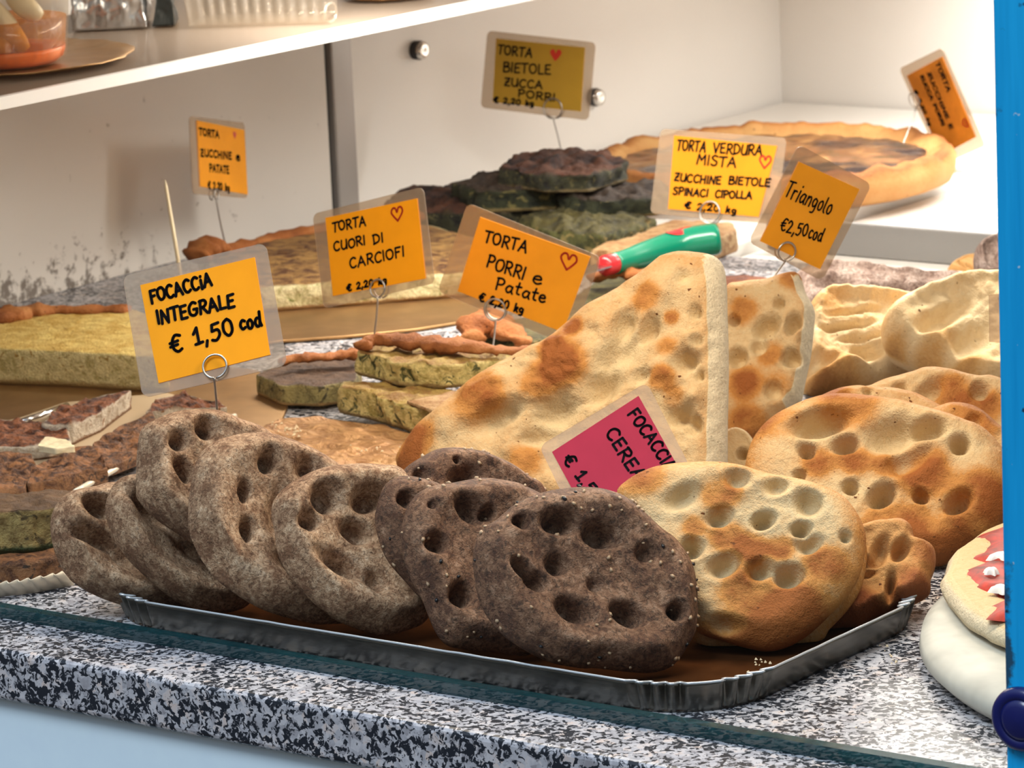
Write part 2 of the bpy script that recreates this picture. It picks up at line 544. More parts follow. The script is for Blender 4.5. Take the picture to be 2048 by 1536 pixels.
# ------------------------------------------------------------------ builders: dough
def polar(poly, nth):
    """radius of a star-shaped 2D outline about its centroid in nth directions"""
    P = np.array(catmull(poly, 8, True))
    x, y = P[:, 0], P[:, 1]
    x2, y2 = np.roll(x, -1), np.roll(y, -1)
    cr = x * y2 - x2 * y
    A = cr.sum() / 2
    c = np.array([((x + x2) * cr).sum(), ((y + y2) * cr).sum()]) / (6 * A)
    Q = P - c
    Q2 = np.roll(Q, -1, 0)
    E = Q2 - Q
    R = np.zeros(nth)
    for i in range(nth):
        w = 2 * math.pi * i / nth
        d = np.array([math.cos(w), math.sin(w)])
        den = d[0] * E[:, 1] - d[1] * E[:, 0]
        den = np.where(np.abs(den) < 1e-12, 1e-12, den)
        t = (Q[:, 0] * E[:, 1] - Q[:, 1] * E[:, 0]) / den
        s = (Q[:, 0] * d[1] - Q[:, 1] * d[0]) / den
        ok = (t > 0) & (s >= -1e-6) & (s <= 1 + 1e-6)
        R[i] = t[ok].max() if ok.any() else R[i - 1]
    return c, R


def plane_of(px, n, zf, push):
    v = np.array([ray(*p) / np.dot(ray(*p), n) for p in px])
    k = (zf - EYE[2]) / v[np.abs(v[:, 2]).argmax(), 2] + push
    return k, EYE + k * v


def bread(name, label, cat, outline, n, T, mat, dims=(), spots=(), zf=0.004, push=0.0, seed=1, group=None, rim=0.16, k=7.0,
          rough=0.10, pale_dims=True, brown0=0.25, back=0.42, nth=176, nr=44, crimp=0.0, cut=None, rimbrown=0.35, floor=None,
          finger=3.0, ymin=0.012, seeds=0, dimk=0.9, dish=0.0):
    """a puffed loaf: rounded rim, finger holes, its own thickness T; outline lies in the plane with normal n"""
    px = pts(outline) if isinstance(outline, str) else outline
    kk, W = plane_of(px, n, zf, push)
    org = W.mean(0)
    u = np.cross([0, 0, 1.0], n)
    if np.linalg.norm(u) < 1e-3: u = np.array([1.0, 0, 0])
    u /= np.linalg.norm(u)
    w = np.cross(n, u)
    B = np.array([u, w])
    c, R = polar((W - org) @ B.T, nth)
    org = org + c @ B
    if crimp:
        R = R * (1 + crimp * np.array([mnoise.noise(Vector((math.cos(2 * math.pi * i / nth) * 3, math.sin(2 * math.pi * i / nth) * 3, seed))) for i in range(nth)]))
    lift = org + n * T * 0.4
    scale = np.linalg.norm(org - EYE) / FPX
    D = []
    for q in dims:
        p = (on_plane(q[0], q[1], lift, n) - org) @ B.T
        D.append((p, q[2] * scale * 0.76, (q[3] if len(q) > 3 else 0.6) * T * dimk, q[4] if len(q) > 4 else 1.0, math.radians(q[5]) if len(q) > 5 else 0))
    S = []
    for q in spots:
        p = (on_plane(q[0], q[1], lift, n) - org) @ B.T
        S.append((p, q[2] * scale, q[3] if len(q) > 3 else 0.6))
    cutp = None
    if cut:
        cutp = [(on_plane(a[0], a[1], org, n) - org) @ B.T for a in cut]
    rr = np.sin(np.linspace(0, math.pi / 2, nr + 1)) ** 0.9
    V, brown = [], []

    def point(xy, r, side):
        p3 = org + xy @ B
        # height of one face of the loaf above the mid plane
        e = max(0.0, 1 - r ** k) ** 0.5
        nz = fbm(p3, 34, seed, 3)
        nf = fbm(p3, 160, seed + 5, 2)
        br = brown0
        if side > 0:
            h = T * (1 - back) * e * (1 + rough * 2.2 * nz) + T * rim * math.exp(-((r - 0.80) / 0.13) ** 2) - T * dish * math.exp(-(r / 0.55) ** 4)
            g = 0.0
            for (dp, dr, dd, asp, ang) in D:
                q = xy - dp
                if asp != 1.0:
                    ca, sa = math.cos(ang), math.sin(ang)
                    q = np.array([(q[0] * ca + q[1] * sa) / asp, -q[0] * sa + q[1] * ca])
                t = (q[0] * q[0] + q[1] * q[1]) / (dr * dr)
                if t < 6:
                    a = math.exp(-t ** (finger / 2))
                    h -= dd * a * min(1, e * 1.3)
                    h += max(0, dd) * 0.06 * math.exp(-(math.sqrt(t) - 1.5) ** 2 * 5)
                    if dd > 0: g = max(g, a)
            h = max(h, -T * back * 0.35 * e)
            h += T * rough * 0.25 * nf * e
            br += 0.9 * nz * 0.3 + rimbrown * max(0, (r - 0.72) / 0.28) ** 1.5
            for (sp, sr, sa) in S:
                t = ((xy - sp) ** 2).sum() / (sr * sr)
                if t < 5: br += sa * math.exp(-t * t * 0.7) * (1 + 0.6 * nz)
            if pale_dims: br -= 0.5 * g
            br = max(0.0, min(1.15, br))
        else:
            h = -T * back * e * (1 + rough * nz)
            br = min(1.0, brown0 + rimbrown * 0.7 + 0.4 * nz)
        if cutp is not None and r > 0.90:
            for a, b2 in zip(cutp[:-1], cutp[1:]):
                ab = b2 - a
                s = max(0, min(1, np.dot(xy - a, ab) / np.dot(ab, ab)))
                if np.linalg.norm(xy - a - s * ab) < 0.0105: br = -1.0
        return p3 + n * h, br

    ang = 2 * math.pi * np.arange(nth) / nth
    dirs = np.stack([np.cos(ang), np.sin(ang)], 1)
    p, b = point(np.zeros(2), 0, 1); V.append(p); brown.append(b)
    for i in range(1, nr + 1):
        for j in range(nth):
            p, b = point(dirs[j] * R[j] * rr[i], rr[i], 1)
            V.append(p); brown.append(b)
    nb = 12
    rb = np.sin(np.linspace(math.pi / 2, 0, nb + 1)) ** 0.9
    for i in range(1, nb):
        for j in range(nth):
            p, b = point(dirs[j] * R[j] * rb[i], rb[i], -1)
            V.append(p); brown.append(b)
    p, b = point(np.zeros(2), 0, -1); V.append(p); brown.append(b)
    Fc = [(0, 1 + j, 1 + (j + 1) % nth) for j in range(nth)]
    rows = nr + nb - 1
    for i in range(rows - 1):
        for j in range(nth):
            a, b2 = 1 + i * nth + j, 1 + i * nth + (j + 1) % nth
            Fc.append((a, a + nth, b2 + nth, b2))
    last = len(V) - 1
    st = 1 + (rows - 1) * nth
    Fc += [(last, st + (j + 1) % nth, st + j) for j in range(nth)]
    V = np.array(V)
    fl = (zf if floor is None else floor) - 0.0005
    V[:, 2] = np.maximum(V[:, 2], fl)
    V[:, 1] = np.maximum(V[:, 1], ymin)
    base = np.array([org[0], org[1], V[:, 2].min()])
    o = mesh_obj(name, V, Fc, mat, None, base, True, {'brown': brown})
    tag(o, label, cat, group)
    if seeds:
        rnd = random.Random(seed)
        sv, sf, fm = [], [], []
        nfront = nr * nth
        for _ in range(seeds):
            i = 1 + int((rnd.random() ** 0.5) * 0.97 * nr) * nth
            i = min(max(1, i + rnd.randrange(nth)), nfront - 1)
            c0 = V[i] + n * 0.0004
            a = rnd.random() * math.pi
            d1 = u * math.cos(a) + w * math.sin(a)
            d2 = np.cross(n, d1)
            L = 0.0019 * rnd.uniform(.7, 1.15)
            o0 = len(sv)
            for x, y, z in ((1, 0, 0), (.45, .52, .15), (-.5, .55, .15), (-.8, 0, 0), (-.5, -.55, .15), (.45, -.52, .15), (0, 0, .5), (0, 0, -.4)):
                sv.append(c0 + L * (d1 * x + d2 * y + n * z))
            ring = list(range(6))
            for q in range(6):
                sf.append((o0 + ring[q], o0 + ring[(q + 1) % 6], o0 + 6))
                sf.append((o0 + ring[(q + 1) % 6], o0 + ring[q], o0 + 7))
            fm += [1 if rnd.random() < 0.16 else 0] * 12
        s = mesh_obj('sesame_seeds', sv, sf, None, o, base, True, mats=[M['seed'], M['olive']], fmat=fm)
        tag(s, kind='stuff')
    return o


# ------------------------------------------------------------------ builders: cut pies, boards, rims
def footprint(foot, z0, H):
    out = []
    for q in foot:
        p = on_z(q[0], q[1], z0 + (H if len(q) > 2 and q[2] else 0))
        out.append((max(p[0], -1.008), max(p[1], 0.012)))
    return out


def round_poly(poly, k=0.18):
    out = []
    P = [np.asarray(p, float) for p in poly]
    for i in range(len(P)):
        a, b, c = P[i - 1], P[i], P[(i + 1) % len(P)]
        for s in (0.02, 0.06):
            pass
        out += [b + (a - b) * k, b + (a - b) * k * .35 + (c - b) * k * .08, b + (c - b) * k * .35 + (a - b) * k * .08, b + (c - b) * k]
    return out


def slab_geo(poly, z0, H, seed=1, top_amp=0.0015, side_amp=0.0012, nth=150, nr=16, nz=7, edge=0.12, dome=0.0, linear=True, sc=70):
    P = [np.asarray(p, float) for p in poly]
    if linear:   # keep the straight sides of a cut piece
        D = []
        for i in range(len(P)):
            a, b = P[i], P[(i + 1) % len(P)]
            D += [a + (b - a) * t for t in (0, .25, .5, .75)]
        P = D
    c, R = polar(P, nth)
    ang = 2 * math.pi * np.arange(nth) / nth
    dirs = np.stack([np.cos(ang), np.sin(ang)], 1)
    V, lay = [], []
    Fc = []

    def wob(x, y, z, amp):
        return amp * fbm((x, y, z), sc, seed, 3) * 1.8

    V.append((c[0], c[1], z0)); lay.append(0)
    levels = [0, .12] + [k / nz for k in range(1, nz)] + [0.96]
    for t in levels:
        for j in range(nth):
            s = 1 - (0.012 if t == 0 else 0) - (edge * 0.10 if t > .95 else 0)
            x, y = c + dirs[j] * R[j] * s
            z = z0 + H * t
            o = wob(x, y, z, side_amp) if t > 0 else 0
            x, y = c + dirs[j] * (R[j] * s + o)
            V.append((x, y, z)); lay.append(t)
    nl = len(levels)
    rt = np.linspace(1 - edge * .35, 0, nr + 1)
    for i, r in enumerate(rt[:-1]):
        for j in range(nth):
            x, y = c + dirs[j] * R[j] * r
            z = z0 + H * (1 + dome * (1 - r * r)) + wob(x, y, z0, top_amp)
            V.append((x, y, z)); lay.append(1.25 if i == 0 else 2)
    V.append((c[0], c[1], z0 + H * (1 + dome) + wob(c[0], c[1], z0, top_amp))); lay.append(2)
    Fc += [(0, 1 + (j + 1) % nth, 1 + j) for j in range(nth)]
    rows = nl + nr
    for i in range(rows - 1):
        for j in range(nth):
            a, b = 1 + i * nth + j, 1 + i * nth + (j + 1) % nth
            Fc.append((a, b, b + nth, a + nth))
    last = len(V) - 1
    st = 1 + (rows - 1) * nth
    Fc += [(st + j, st + (j + 1) % nth, last) for j in range(nth)]
    return np.array(V), Fc, lay, c


def slab(name, label, cat, foot, z0, H, mat, parent=None, group=None, world_xy=None, crust_seg=None, **kw):
    poly = world_xy if world_xy is not None else footprint(foot, z0, H)
    V, Fc, lay, c = slab_geo(poly, z0, H, **kw)
    cr = np.zeros(len(V))
    if crust_seg is not None:
        a, b = (np.asarray(poly[i], float) for i in crust_seg)
        ab = b - a
        s = np.clip(((V[:, :2] - a) @ ab) / (ab @ ab), 0, 1)
        d = np.linalg.norm(V[:, :2] - a - s[:, None] * ab, axis=1)
        cr = np.clip((0.014 - d) / 0.006, 0, 1)
    o = mesh_obj(name, V, Fc, mat, parent, (c[0], c[1], z0), True, {'lay': lay, 'crust': cr})
    if label: tag(o, label, cat, group)
    return o


def lip(parent, path, rad, mat, seed=1, name='crust_edge', flat=0.48, amp=0.6, spots=True):
    """baked edge of a crust: a knobbly roll along a path of (px, py, z)"""
    P = catmull([on_z(*q) for q in path], 8)
    n = len(P)
    R = []
    for i, p in enumerate(P):
        e = min(1, 2.2 * math.sin(math.pi * (i + 0.6) / (n + 0.2)) ** 0.5)
        rr = rad if np.isscalar(rad) else np.interp(i / (n - 1), np.linspace(0, 1, len(rad)), rad)
        R.append(rr * 1.4 * e * (1 + amp * 2 * fbm(p, 60, seed)))
    v, f = tube_geo(P, R, 14, True, flat=flat)
    v = [p + np.array([fbm(p, 110, seed + 7), fbm(p, 110, seed + 8), fbm(p, 110, seed + 9)]) * 0.0042 for p in v]
    br = [0.55 + 0.5 * fbm(p, 40, seed + 2) for p in v]
    return mesh_obj(name, v, f, mat, parent, P[0], True, {'brown': br})


# ------------------------------------------------------------------ the stall: counter, panels, shelves, glass, post
WX = -1.02          # the side panels stand here
YB = 2.085          # the rear panel stands here


def structure(o): o['kind'] = 'structure'; return o


ct = box('granite_counter', -1.02, 1.25, -0.058, 1.244, -0.034, 0.0, M['granite'], bevel=0.004)
tag(ct, 'speckled black and white granite counter slab carrying all the food', 'counter')
ap = box('front_panel', -1.6, 1.25, -0.0505, 0.0, -0.60, -0.0345, M['apron'])
tag(ap, 'pale front panel coloured with blue sky light below the granite counter edge', 'panel')
structure(box('wall_left', WX - 0.02, WX, -0.2, 1.255, -0.6, 0.56, M['wall_dirty']))
structure(box('wall_left_rear', WX - 0.02, WX, 1.294, YB + 0.02, -0.6, 0.56, M['wall']))
tr = box('trim_1', WX - 0.02, WX + 0.004, 1.262, 1.294, -0.6, 0.56, M['alu'], bevel=0.002); structure(tr)
tr = box('trim_2', WX - 0.016, WX - 0.004, 1.255, 1.262, -0.6, 0.56, M['black']); structure(tr)
structure(box('wall_rear', WX, 1.6, YB, YB + 0.02, -0.6, 0.56, M['wall']))
structure(box('added_case_lid', WX - 0.02, 1.3, -0.012, YB + 0.02, 0.52, 0.54, M['white']))  # unseen case lid, added to keep blue sky light off the food
structure(box('floor', WX, 2.4, 1.26, YB, -0.62, -0.60, M['white']))

# glass front
gp = empty('glass_front', (0.0, -0.003, 0.0))
tag(gp, 'clear upright glass front pane standing on the granite before the trays', 'glass pane')
box('pane', -1.02, 0.455, -0.003, 0.003, 0.0, 0.52, M['pane'], gp)
box('green_lower_edge', -1.02, 0.455, -0.0042, 0.0042, 0.0003, 0.0075, M['pane_edge'], gp)

# white shelf for the big pie and the rear sill
sh = box('white_shelf', -1.015, -0.57, 1.25, 2.08, -0.030, 0.0, M['white'], bevel=0.003)
tag(sh, 'white laminate shelf along the side panel carrying the large round pie', 'shelf')
bk = box('rear_worktop', -0.565, 1.2, 1.245, 2.08, -0.05, -0.012, M['white'], bevel=0.003)
tag(bk, 'white worktop strip behind the granite counter', 'worktop')
si = empty('rear_sill', (0.2, 1.335, -0.012))
tag(si, 'grey metal sill rail across the back of the counter', 'rail')
box('rail_face', -0.56, 1.2, 1.335, 1.343, -0.0115, 0.020, M['rail'], si, bevel=0.002)
v, f = tube_geo([(-0.45, 1.262, -0.006), (0.9, 1.262, -0.006)], 0.0055, 12)
mesh_obj('rod', v, f, M['white'], si, (0.2, 1.262, -0.006))

# upper shelf
us = empty('upper_shelf', (-0.86, 0.7, 0.242))
tag(us, 'smoky glass upper shelf with white front edging holding tubs', 'shelf')
box('shelf_plate', -1.02, -0.702, -0.15, 2.08, 0.242, 0.249, M['shelf_glass'], us)
box('edging', -0.702, -0.696, -0.15, 2.08, 0.2405, 0.2505, M['shelf_edge'], us)

# knobs on the panel
for i, (px, py, lab) in enumerate(((848, 101, 'round chrome knob on the white panel beside the grey upright trim'),
                                   (1201, 195, 'round chrome knob on the white panel right of the mustard card'))):
    p = on_x(px, py, WX + 0.012)
    kn = empty('panel_knob', (WX, p[1], p[2]))
    tag(kn, lab, 'knob', 'chrome knobs on the panel')
    for nm, prof, mt in (('collar', [(0.0002, 0.0094), (0.007, 0.0100), (0.0085, 0.0090)], M['black']),
                         ('cap', [(0.0085, 0.0088), (0.0112, 0.0090), (0.0130, 0.0078), (0.0138, 0.0050), (0.0132, 0.0022), (0.0125, 0.0)], M['chrome'])):
        vv, ff = [], []
        for x, r in prof:
            for k in range(28):
                w = 2 * math.pi * k / 28
                vv.append((WX + x, p[1] + r * math.cos(w), p[2] + r * math.sin(w)))
        for a in range(len(prof) - 1):
            for k in range(28):
                ff.append((a * 28 + k, a * 28 + (k + 1) % 28, (a + 1) * 28 + (k + 1) % 28, (a + 1) * 28 + k))
        ff.append(tuple(range(28)))
        mesh_obj(nm, vv, ff, mt, kn, kn.location)

# blue corner post
po = empty('corner_post', (0.49, -0.02, 0.0))
tag(po, 'scuffed bright blue metal corner post of the stall', 'post')
PX0 = on_plane(1999, 768, (0, -0.035, 0), np.array([0, 1.0, 0]))[0]
box('upright', PX0, PX0 + 0.09, -0.035, 0.035, 0.0, 0.52, M['post'], po, bevel=0.0015)
kp = on_plane(2046, 1438, (0, -0.036, 0), np.array([0, 1.0, 0]))
ring = [kp + 0.0135 * np.array([math.cos(2 * math.pi * k / 40), -0.06, math.sin(2 * math.pi * k / 40)]) for k in range(40)]
kpart = mesh_obj('round_cap', *tube_geo(ring, 0.0042, 12, closed=True), M['cap'], po, kp)
vv, ff = [], []
prof = [(0.0, 0.0125), (0.004, 0.0118), (0.006, 0.008), (0.0065, 0.0)]
for d, r in prof:
    for k in range(32):
        w = 2 * math.pi * k / 32
        vv.append(kp + np.array([r * math.cos(w), -d, r * math.sin(w)]))
for a in range(3):
    for k in range(32):
        ff.append((a * 32 + k, a * 32 + (k + 1) % 32, (a + 1) * 32 + (k + 1) % 32, (a + 1) * 32 + k))
mesh_obj('cap_button', vv, ff, M['cap'], kpart, kp)


# ------------------------------------------------------------------ trays with fluted corners
def rounded_rect(x0, x1, y0, y1, r, ncorner, nside):
    out = []
    for cx, cy, a0, (sx0, sy0), (sx1, sy1) in (
            (x1 - r, y0 + r, -90, (x0 + r, y0), (x1 - r, y0)), (x1 - r, y1 - r, 0, (x1, y0 + r), (x1, y1 - r)),
            (x0 + r, y1 - r, 90, (x1 - r, y1), (x0 + r, y1)), (x0 + r, y0 + r, 180, (x0, y1 - r), (x0, y0 + r))):
        for i in range(nside):
            t = i / nside
            out.append((sx0 + (sx1 - sx0) * t, sy0 + (sy1 - sy0) * t, None))
        for i in range(ncorner):
            a = math.radians(a0 + 90 * i / ncorner)
            out.append((cx + r * math.cos(a), cy + r * math.sin(a), i / ncorner))
    return out


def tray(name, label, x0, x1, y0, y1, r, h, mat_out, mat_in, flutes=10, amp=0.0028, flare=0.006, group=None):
    t = empty(name, ((x0 + x1) / 2, (y0 + y1) / 2, 0.0))
    tag(t, label, 'tray', group)
    P = rounded_rect(x0, x1, y0, y1, r, 72, 40)
    cx, cy = (x0 + x1) / 2, (y0 + y1) / 2
    n = len(P)
    nrm = []
    for i in range(n):
        a, b = P[i - 1], P[(i + 1) % n]
        d = np.array([b[0] - a[0], b[1] - a[1]]); d /= np.linalg.norm(d)
        nrm.append(np.array([d[1], -d[0]]))
    V, Fc = [], []
    NL = 9
    for l in range(NL):
        q = l / (NL - 1)
        for i, (x, y, c) in enumerate(P):
            off = -flare * (1 - q) ** 1.3
            zz = h * q
            if c is not None:
                ph = c * flutes * 2 * math.pi
                wv = math.cos(ph)
                wv = math.copysign(abs(wv) ** 0.55, wv) - 1
                if 0.40 < c < 0.60: wv = 0
                env = min(1, 6 * min(c + .06, 1.0 - c + .06))
                off += amp * wv * q ** 0.6 * env
                zz += 0.0009 * wv * q * env
            else:
                zz += 0.0003 * mnoise.noise(Vector((x * 60, y * 60, 2))) * q
            if l == NL - 1: off += 0.0006
            V.append((x + nrm[i][0] * off, y + nrm[i][1] * off, zz + 0.0004))
    for l in range(NL - 1):
        for i in range(n):
            j = (i + 1) % n
            Fc.append((l * n + i, l * n + j, (l + 1) * n + j, (l + 1) * n + i))
    o = mesh_obj('fluted_rim', V, Fc, mat_out, t, t.location)
    so = o.modifiers.new('card', 'SOLIDIFY'); so.thickness = 0.0007; so.offset = 0
    top = V[-n:]
    mesh_obj('rim_highlight_tube', *tube_geo([np.array(p) + np.array([0, 0, .0003]) for p in top], 0.00075, 6, closed=True), M['rim'], t, t.location)  # added tube that paints the highlight on the rim
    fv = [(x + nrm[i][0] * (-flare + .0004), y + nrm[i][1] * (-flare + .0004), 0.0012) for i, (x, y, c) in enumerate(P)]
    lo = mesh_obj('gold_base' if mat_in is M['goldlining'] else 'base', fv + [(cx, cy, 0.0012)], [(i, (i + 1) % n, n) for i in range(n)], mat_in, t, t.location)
    return t


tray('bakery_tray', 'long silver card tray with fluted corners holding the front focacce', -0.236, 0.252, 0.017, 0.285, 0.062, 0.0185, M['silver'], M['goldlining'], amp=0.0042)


def board(name, label, px, z0, h, mat, cat='cake board', world=None, amp=0.0, seed=3, group=None):
    poly = world or [tuple(on_z(*p, z0)[:2]) for p in px]
    poly = [(max(x, -1.008), max(y, 0.012)) for x, y in poly]
    V, Fc, lay, c = slab_geo(poly, z0, h, seed, amp, 0.0004, nth=160, nr=26 if amp else 4, nz=3, edge=0.02, sc=45)
    o = mesh_obj(name, V, Fc, mat, None, (c[0], c[1], z0), True, {'lay': lay})
    return tag(o, label, cat, group)


board('gold_cake_board', 'plain gold board under the yellow potato tart at left', [(-90, 905), (300, 905), (548, 895), (575, 815), (505, 745), (-90, 700)], 0.0006, 0.0028, M['goldcard'])
board('gold_cake_board', 'gold board sticking out in front of the artichoke tart', [(520, 690), (690, 678), (830, 664), (948, 645), (990, 600), (1000, 545), (420, 600)], 0.0006, 0.0028, M['goldcard'])
board('gold_paper_board', 'wrinkled crumb-strewn gold paper board behind the wholemeal focacce', [(500, 880), (560, 847), (640, 845), (770, 862), (850, 885), (850, 985), (640, 985), (500, 945)], 0.0045, 0.004, M['wrinkle'], amp=0.0035, seed=8)

# the pale tray of browned slices at the left and the pleated tray in front of it
meat_tray = board('slice_tray', 'pale card tray under the browned slices at left', [(-90, 1012), (10, 1008), (178, 970), (276, 914), (465, 838), (330, 792), (130, 812), (40, 842), (-90, 870)], 0.0035, 0.003, M['tan_card'], cat='tray')
lipv, lipf = join(tube_geo([on_z(150, 984, .008), on_z(176, 969, .010), on_z(276, 913, .010), on_z(470, 832, .010)], 0.0022, 10),
                  tube_geo([on_z(-60, 1010, .008), on_z(10, 1003, .010), on_z(40, 998, .008)], 0.0022, 10))
mesh_obj('rolled_edge', lipv, lipf, M['cream_card'], meat_tray, meat_tray.location)
lipv, lipf = tube_geo([on_z(38, 846, .012), on_z(80, 832, .014), on_z(134, 812, .012)], 0.0028, 10)
mesh_obj('shiny_edge', lipv, lipf, M['chrome'], meat_tray, meat_tray.location)

pt = board('pleated_tray', 'cream pleated tray under the green slice at the lower left corner', [(-90, 1180), (0, 1178), (70, 1170), (137, 1160), (180, 1080), (215, 1000), (-90, 1020)], 0.0015, 0.0025, M['cream_card'], cat='tray')
path = catmull([on_z(-80, 1192, .004), on_z(0, 1186, .004), on_z(70, 1177, .004), on_z(140, 1163, .004)], 40)
v, f = [], []
for i, p in enumerate(path):
    wv = math.sin(i * 0.5)
    v.append(p + np.array([0, 0.004, -0.003]))
    v.append(p + np.array([0, -0.002 + 0.0008 * wv, 0.004]))
    v.append(p + np.array([0, -0.006 + 0.0012 * wv, 0.0080 + 0.0006 * wv]))
for i in range(len(path) - 1):
    for k in (0, 1):
        f.append((i * 3 + k, i * 3 + k + 1, i * 3 + k + 4, i * 3 + k + 3))
fl = mesh_obj('pleated_edge', v, f, M['cream_card'], pt, pt.location)
so = fl.modifiers.new('card', 'SOLIDIFY'); so.thickness = 0.0006


# ------------------------------------------------------------------ focacce in the long tray
NR = normal(.36, .37)
wg, cg = 'wholemeal focacce in the long tray', 'cereal focacce in the long tray'
def offset_push(outline, n, zf, off):
    """push that brings the loaf's plane to n.p = off"""
    k, _ = plane_of(pts(outline), n, zf, 0.0)
    return off - np.dot(n, EYE) - k


def focaccia(label, outline, n, off, T, mat, dims, zf=0.003, **kw):
    return bread('focaccia', label, 'focaccia', outline, n, T, mat, dims, zf=zf, push=0 if off is None else offset_push(outline, n, zf, off), **kw)


wk = dict(group=wg, back=.32, k=4.5, pale_dims=False, rim=0.20, dish=.34, rough=0.10, floor=0.003, dimk=1.0, finger=2.0)
focaccia('pale brown wholemeal focaccia lying lowest at the left end of the tray', '183,977 225,968 290,985 360,1030 430,1100 470,1160 460,1200 400,1222 310,1222 230,1205 165,1176 125,1140 104,1080 103,1030 130,990', NR, -0.166, 0.029, M['wheat'],
         [(190, 1018, 22, .7, 1.8, -30), (175, 1074, 22, .6, 2.6, -25), (250, 1110, 30, .4, 2.0, -40)], seed=11, **wk)
focaccia('wholemeal focaccia second from the left end of the tray, mostly covered', '218,984 243,957 290,955 350,985 420,1040 480,1110 510,1175 490,1215 430,1225 360,1205 290,1150 240,1095 212,1030', NR, -0.1325, 0.029, M['wheat'],
         [(300, 1015, 28, .6, 2.8, -45), (390, 1090, 26, .5, 2.0, -45)], seed=12, **wk)
focaccia('wholemeal focaccia standing highest with the price card pin in its rim', '272,977 278,871 306,843 352,826 422,824 468,840 527,864 580,920 620,1000 640,1110 620,1180 540,1180 450,1130 380,1082 316,1040 281,1005', NR, -0.0985, 0.029, M['wheat'],
         [(404, 862, 24, .85), (348, 890, 22, .6), (362, 946, 20, .75, 1.5, -60), (440, 940, 24, .5)], seed=13, **wk)
focaccia('wholemeal focaccia with two slit holes, in front of the highest one', '380,977 390,928 415,892 457,875 510,868 562,878 615,899 668,931 740,990 790,1080 800,1170 760,1235 661,1248 615,1245 527,1219 457,1177 404,1131 380,1086 376,1026', NR, -0.0640, 0.029, M['wheat'],
         [(531, 925, 20, .9, 1.4, 60), (485, 985, 14, .75, 1.8, 75), (492, 1062, 17, .9, 1.6, 75), (610, 940, 26, .45), (560, 1020, 30, .4, 2.0, 70), (590, 1130, 30, .45, 2, -50)], seed=14, **wk)
focaccia('round wholemeal focaccia with deep finger holes beside the dark cereal ones', '543,1026 549,998 577,970 635,941 705,931 758,933 797,941 860,1000 900,1090 900,1180 853,1240 829,1256 776,1270 741,1266 681,1244 650,1223 598,1177 559,1114 549,1061', NR, -0.0310, 0.029, M['wheat'],
         [(645, 998, 33, .95), (612, 1047, 24, .75), (736, 1000, 26, .8, 1.5, 0), (714, 1062, 26, .75, 1.4, -30), (680, 1132, 26, .55, 2.6, -35), (755, 1165, 30, .45)], seed=15, **wk)
ck = dict(group=cg, back=.34, k=5, pale_dims=False, rim=0.18, dish=.22, rough=0.16, floor=0.003, dimk=.95, finger=2.2)
focaccia('dark cereal focaccia peeping up behind its neighbours, before the big triangle', '804,945 846,913 881,899 934,901 1004,924 1057,959 1085,980 1110,1050 1100,1130 1050,1170 950,1150 860,1080 800,1000', NR, -0.020, 0.023, M['cereal'],
         [(922, 958, 22, .8, 1.6, 10), (906, 927, 8, .5), (838, 954, 18, .6)], seed=21, seeds=33, **ck)
focaccia('dark cereal focaccia next to the last wholemeal one, mostly covered', '751,1045 757,1000 770,970 797,955 846,962 900,985 960,1040 1010,1120 1030,1190 1010,1250 950,1260 870,1220 810,1160 770,1110', NR, 0.004, 0.024, M['cereal'],
         [(805, 1005, 20, .8), (830, 1090, 22, .6)], seed=22, seeds=33, **ck)
focaccia('dark cereal focaccia with an eye-shaped glossy hole, second from the front', '802,1080 806,1040 820,1005 850,978 906,967 952,959 987,961 1040,973 1100,1010 1150,1080 1170,1180 1130,1270 1060,1310 1000,1305 940,1300 895,1290 870,1260 845,1200 815,1140', NR, 0.036, 0.025, M['cereal'],
         [(867, 1092, 24, .9), (935, 1022, 26, .8, 1.6, -50), (973, 1030, 16, .6), (918, 1195, 28, .9), (860, 1015, 12, .35), (980, 1120, 30, .4)], seed=23, seeds=49, **ck)
focaccia('dark cereal focaccia at the very front of the tray, seen whole with sesame seeds', '990,1042 962,1061 946,1103 948,1149 959,1202 983,1244 1022,1282 1092,1321 1163,1336 1192,1336 1263,1344 1315,1344 1350,1327 1382,1281 1391,1253 1392,1190 1382,1132 1353,1086 1317,1057 1268,1015 1233,991 1180,978 1127,980 1075,990 1029,1010', normal(.30, .36), 0.091, 0.028, M['cereal'],
         [(1039, 1048, 20, .8), (1112, 1050, 26, .8, 1.7, -15), (1200, 1072, 30, .8, 1.6, -15), (1112, 1130, 24, .7), (1036, 1143, 18, .85, 1.5, -50), (1064, 1166, 20, .9, 1.4, -40), (1146, 1224, 28, .9, 1.6, -30), (1250, 1232, 26, .95, 1.5, -35), (1347, 1228, 20, .9), (1286, 1112, 24, .4), (1190, 1170, 20, .3)], seed=24, seeds=71, **ck)

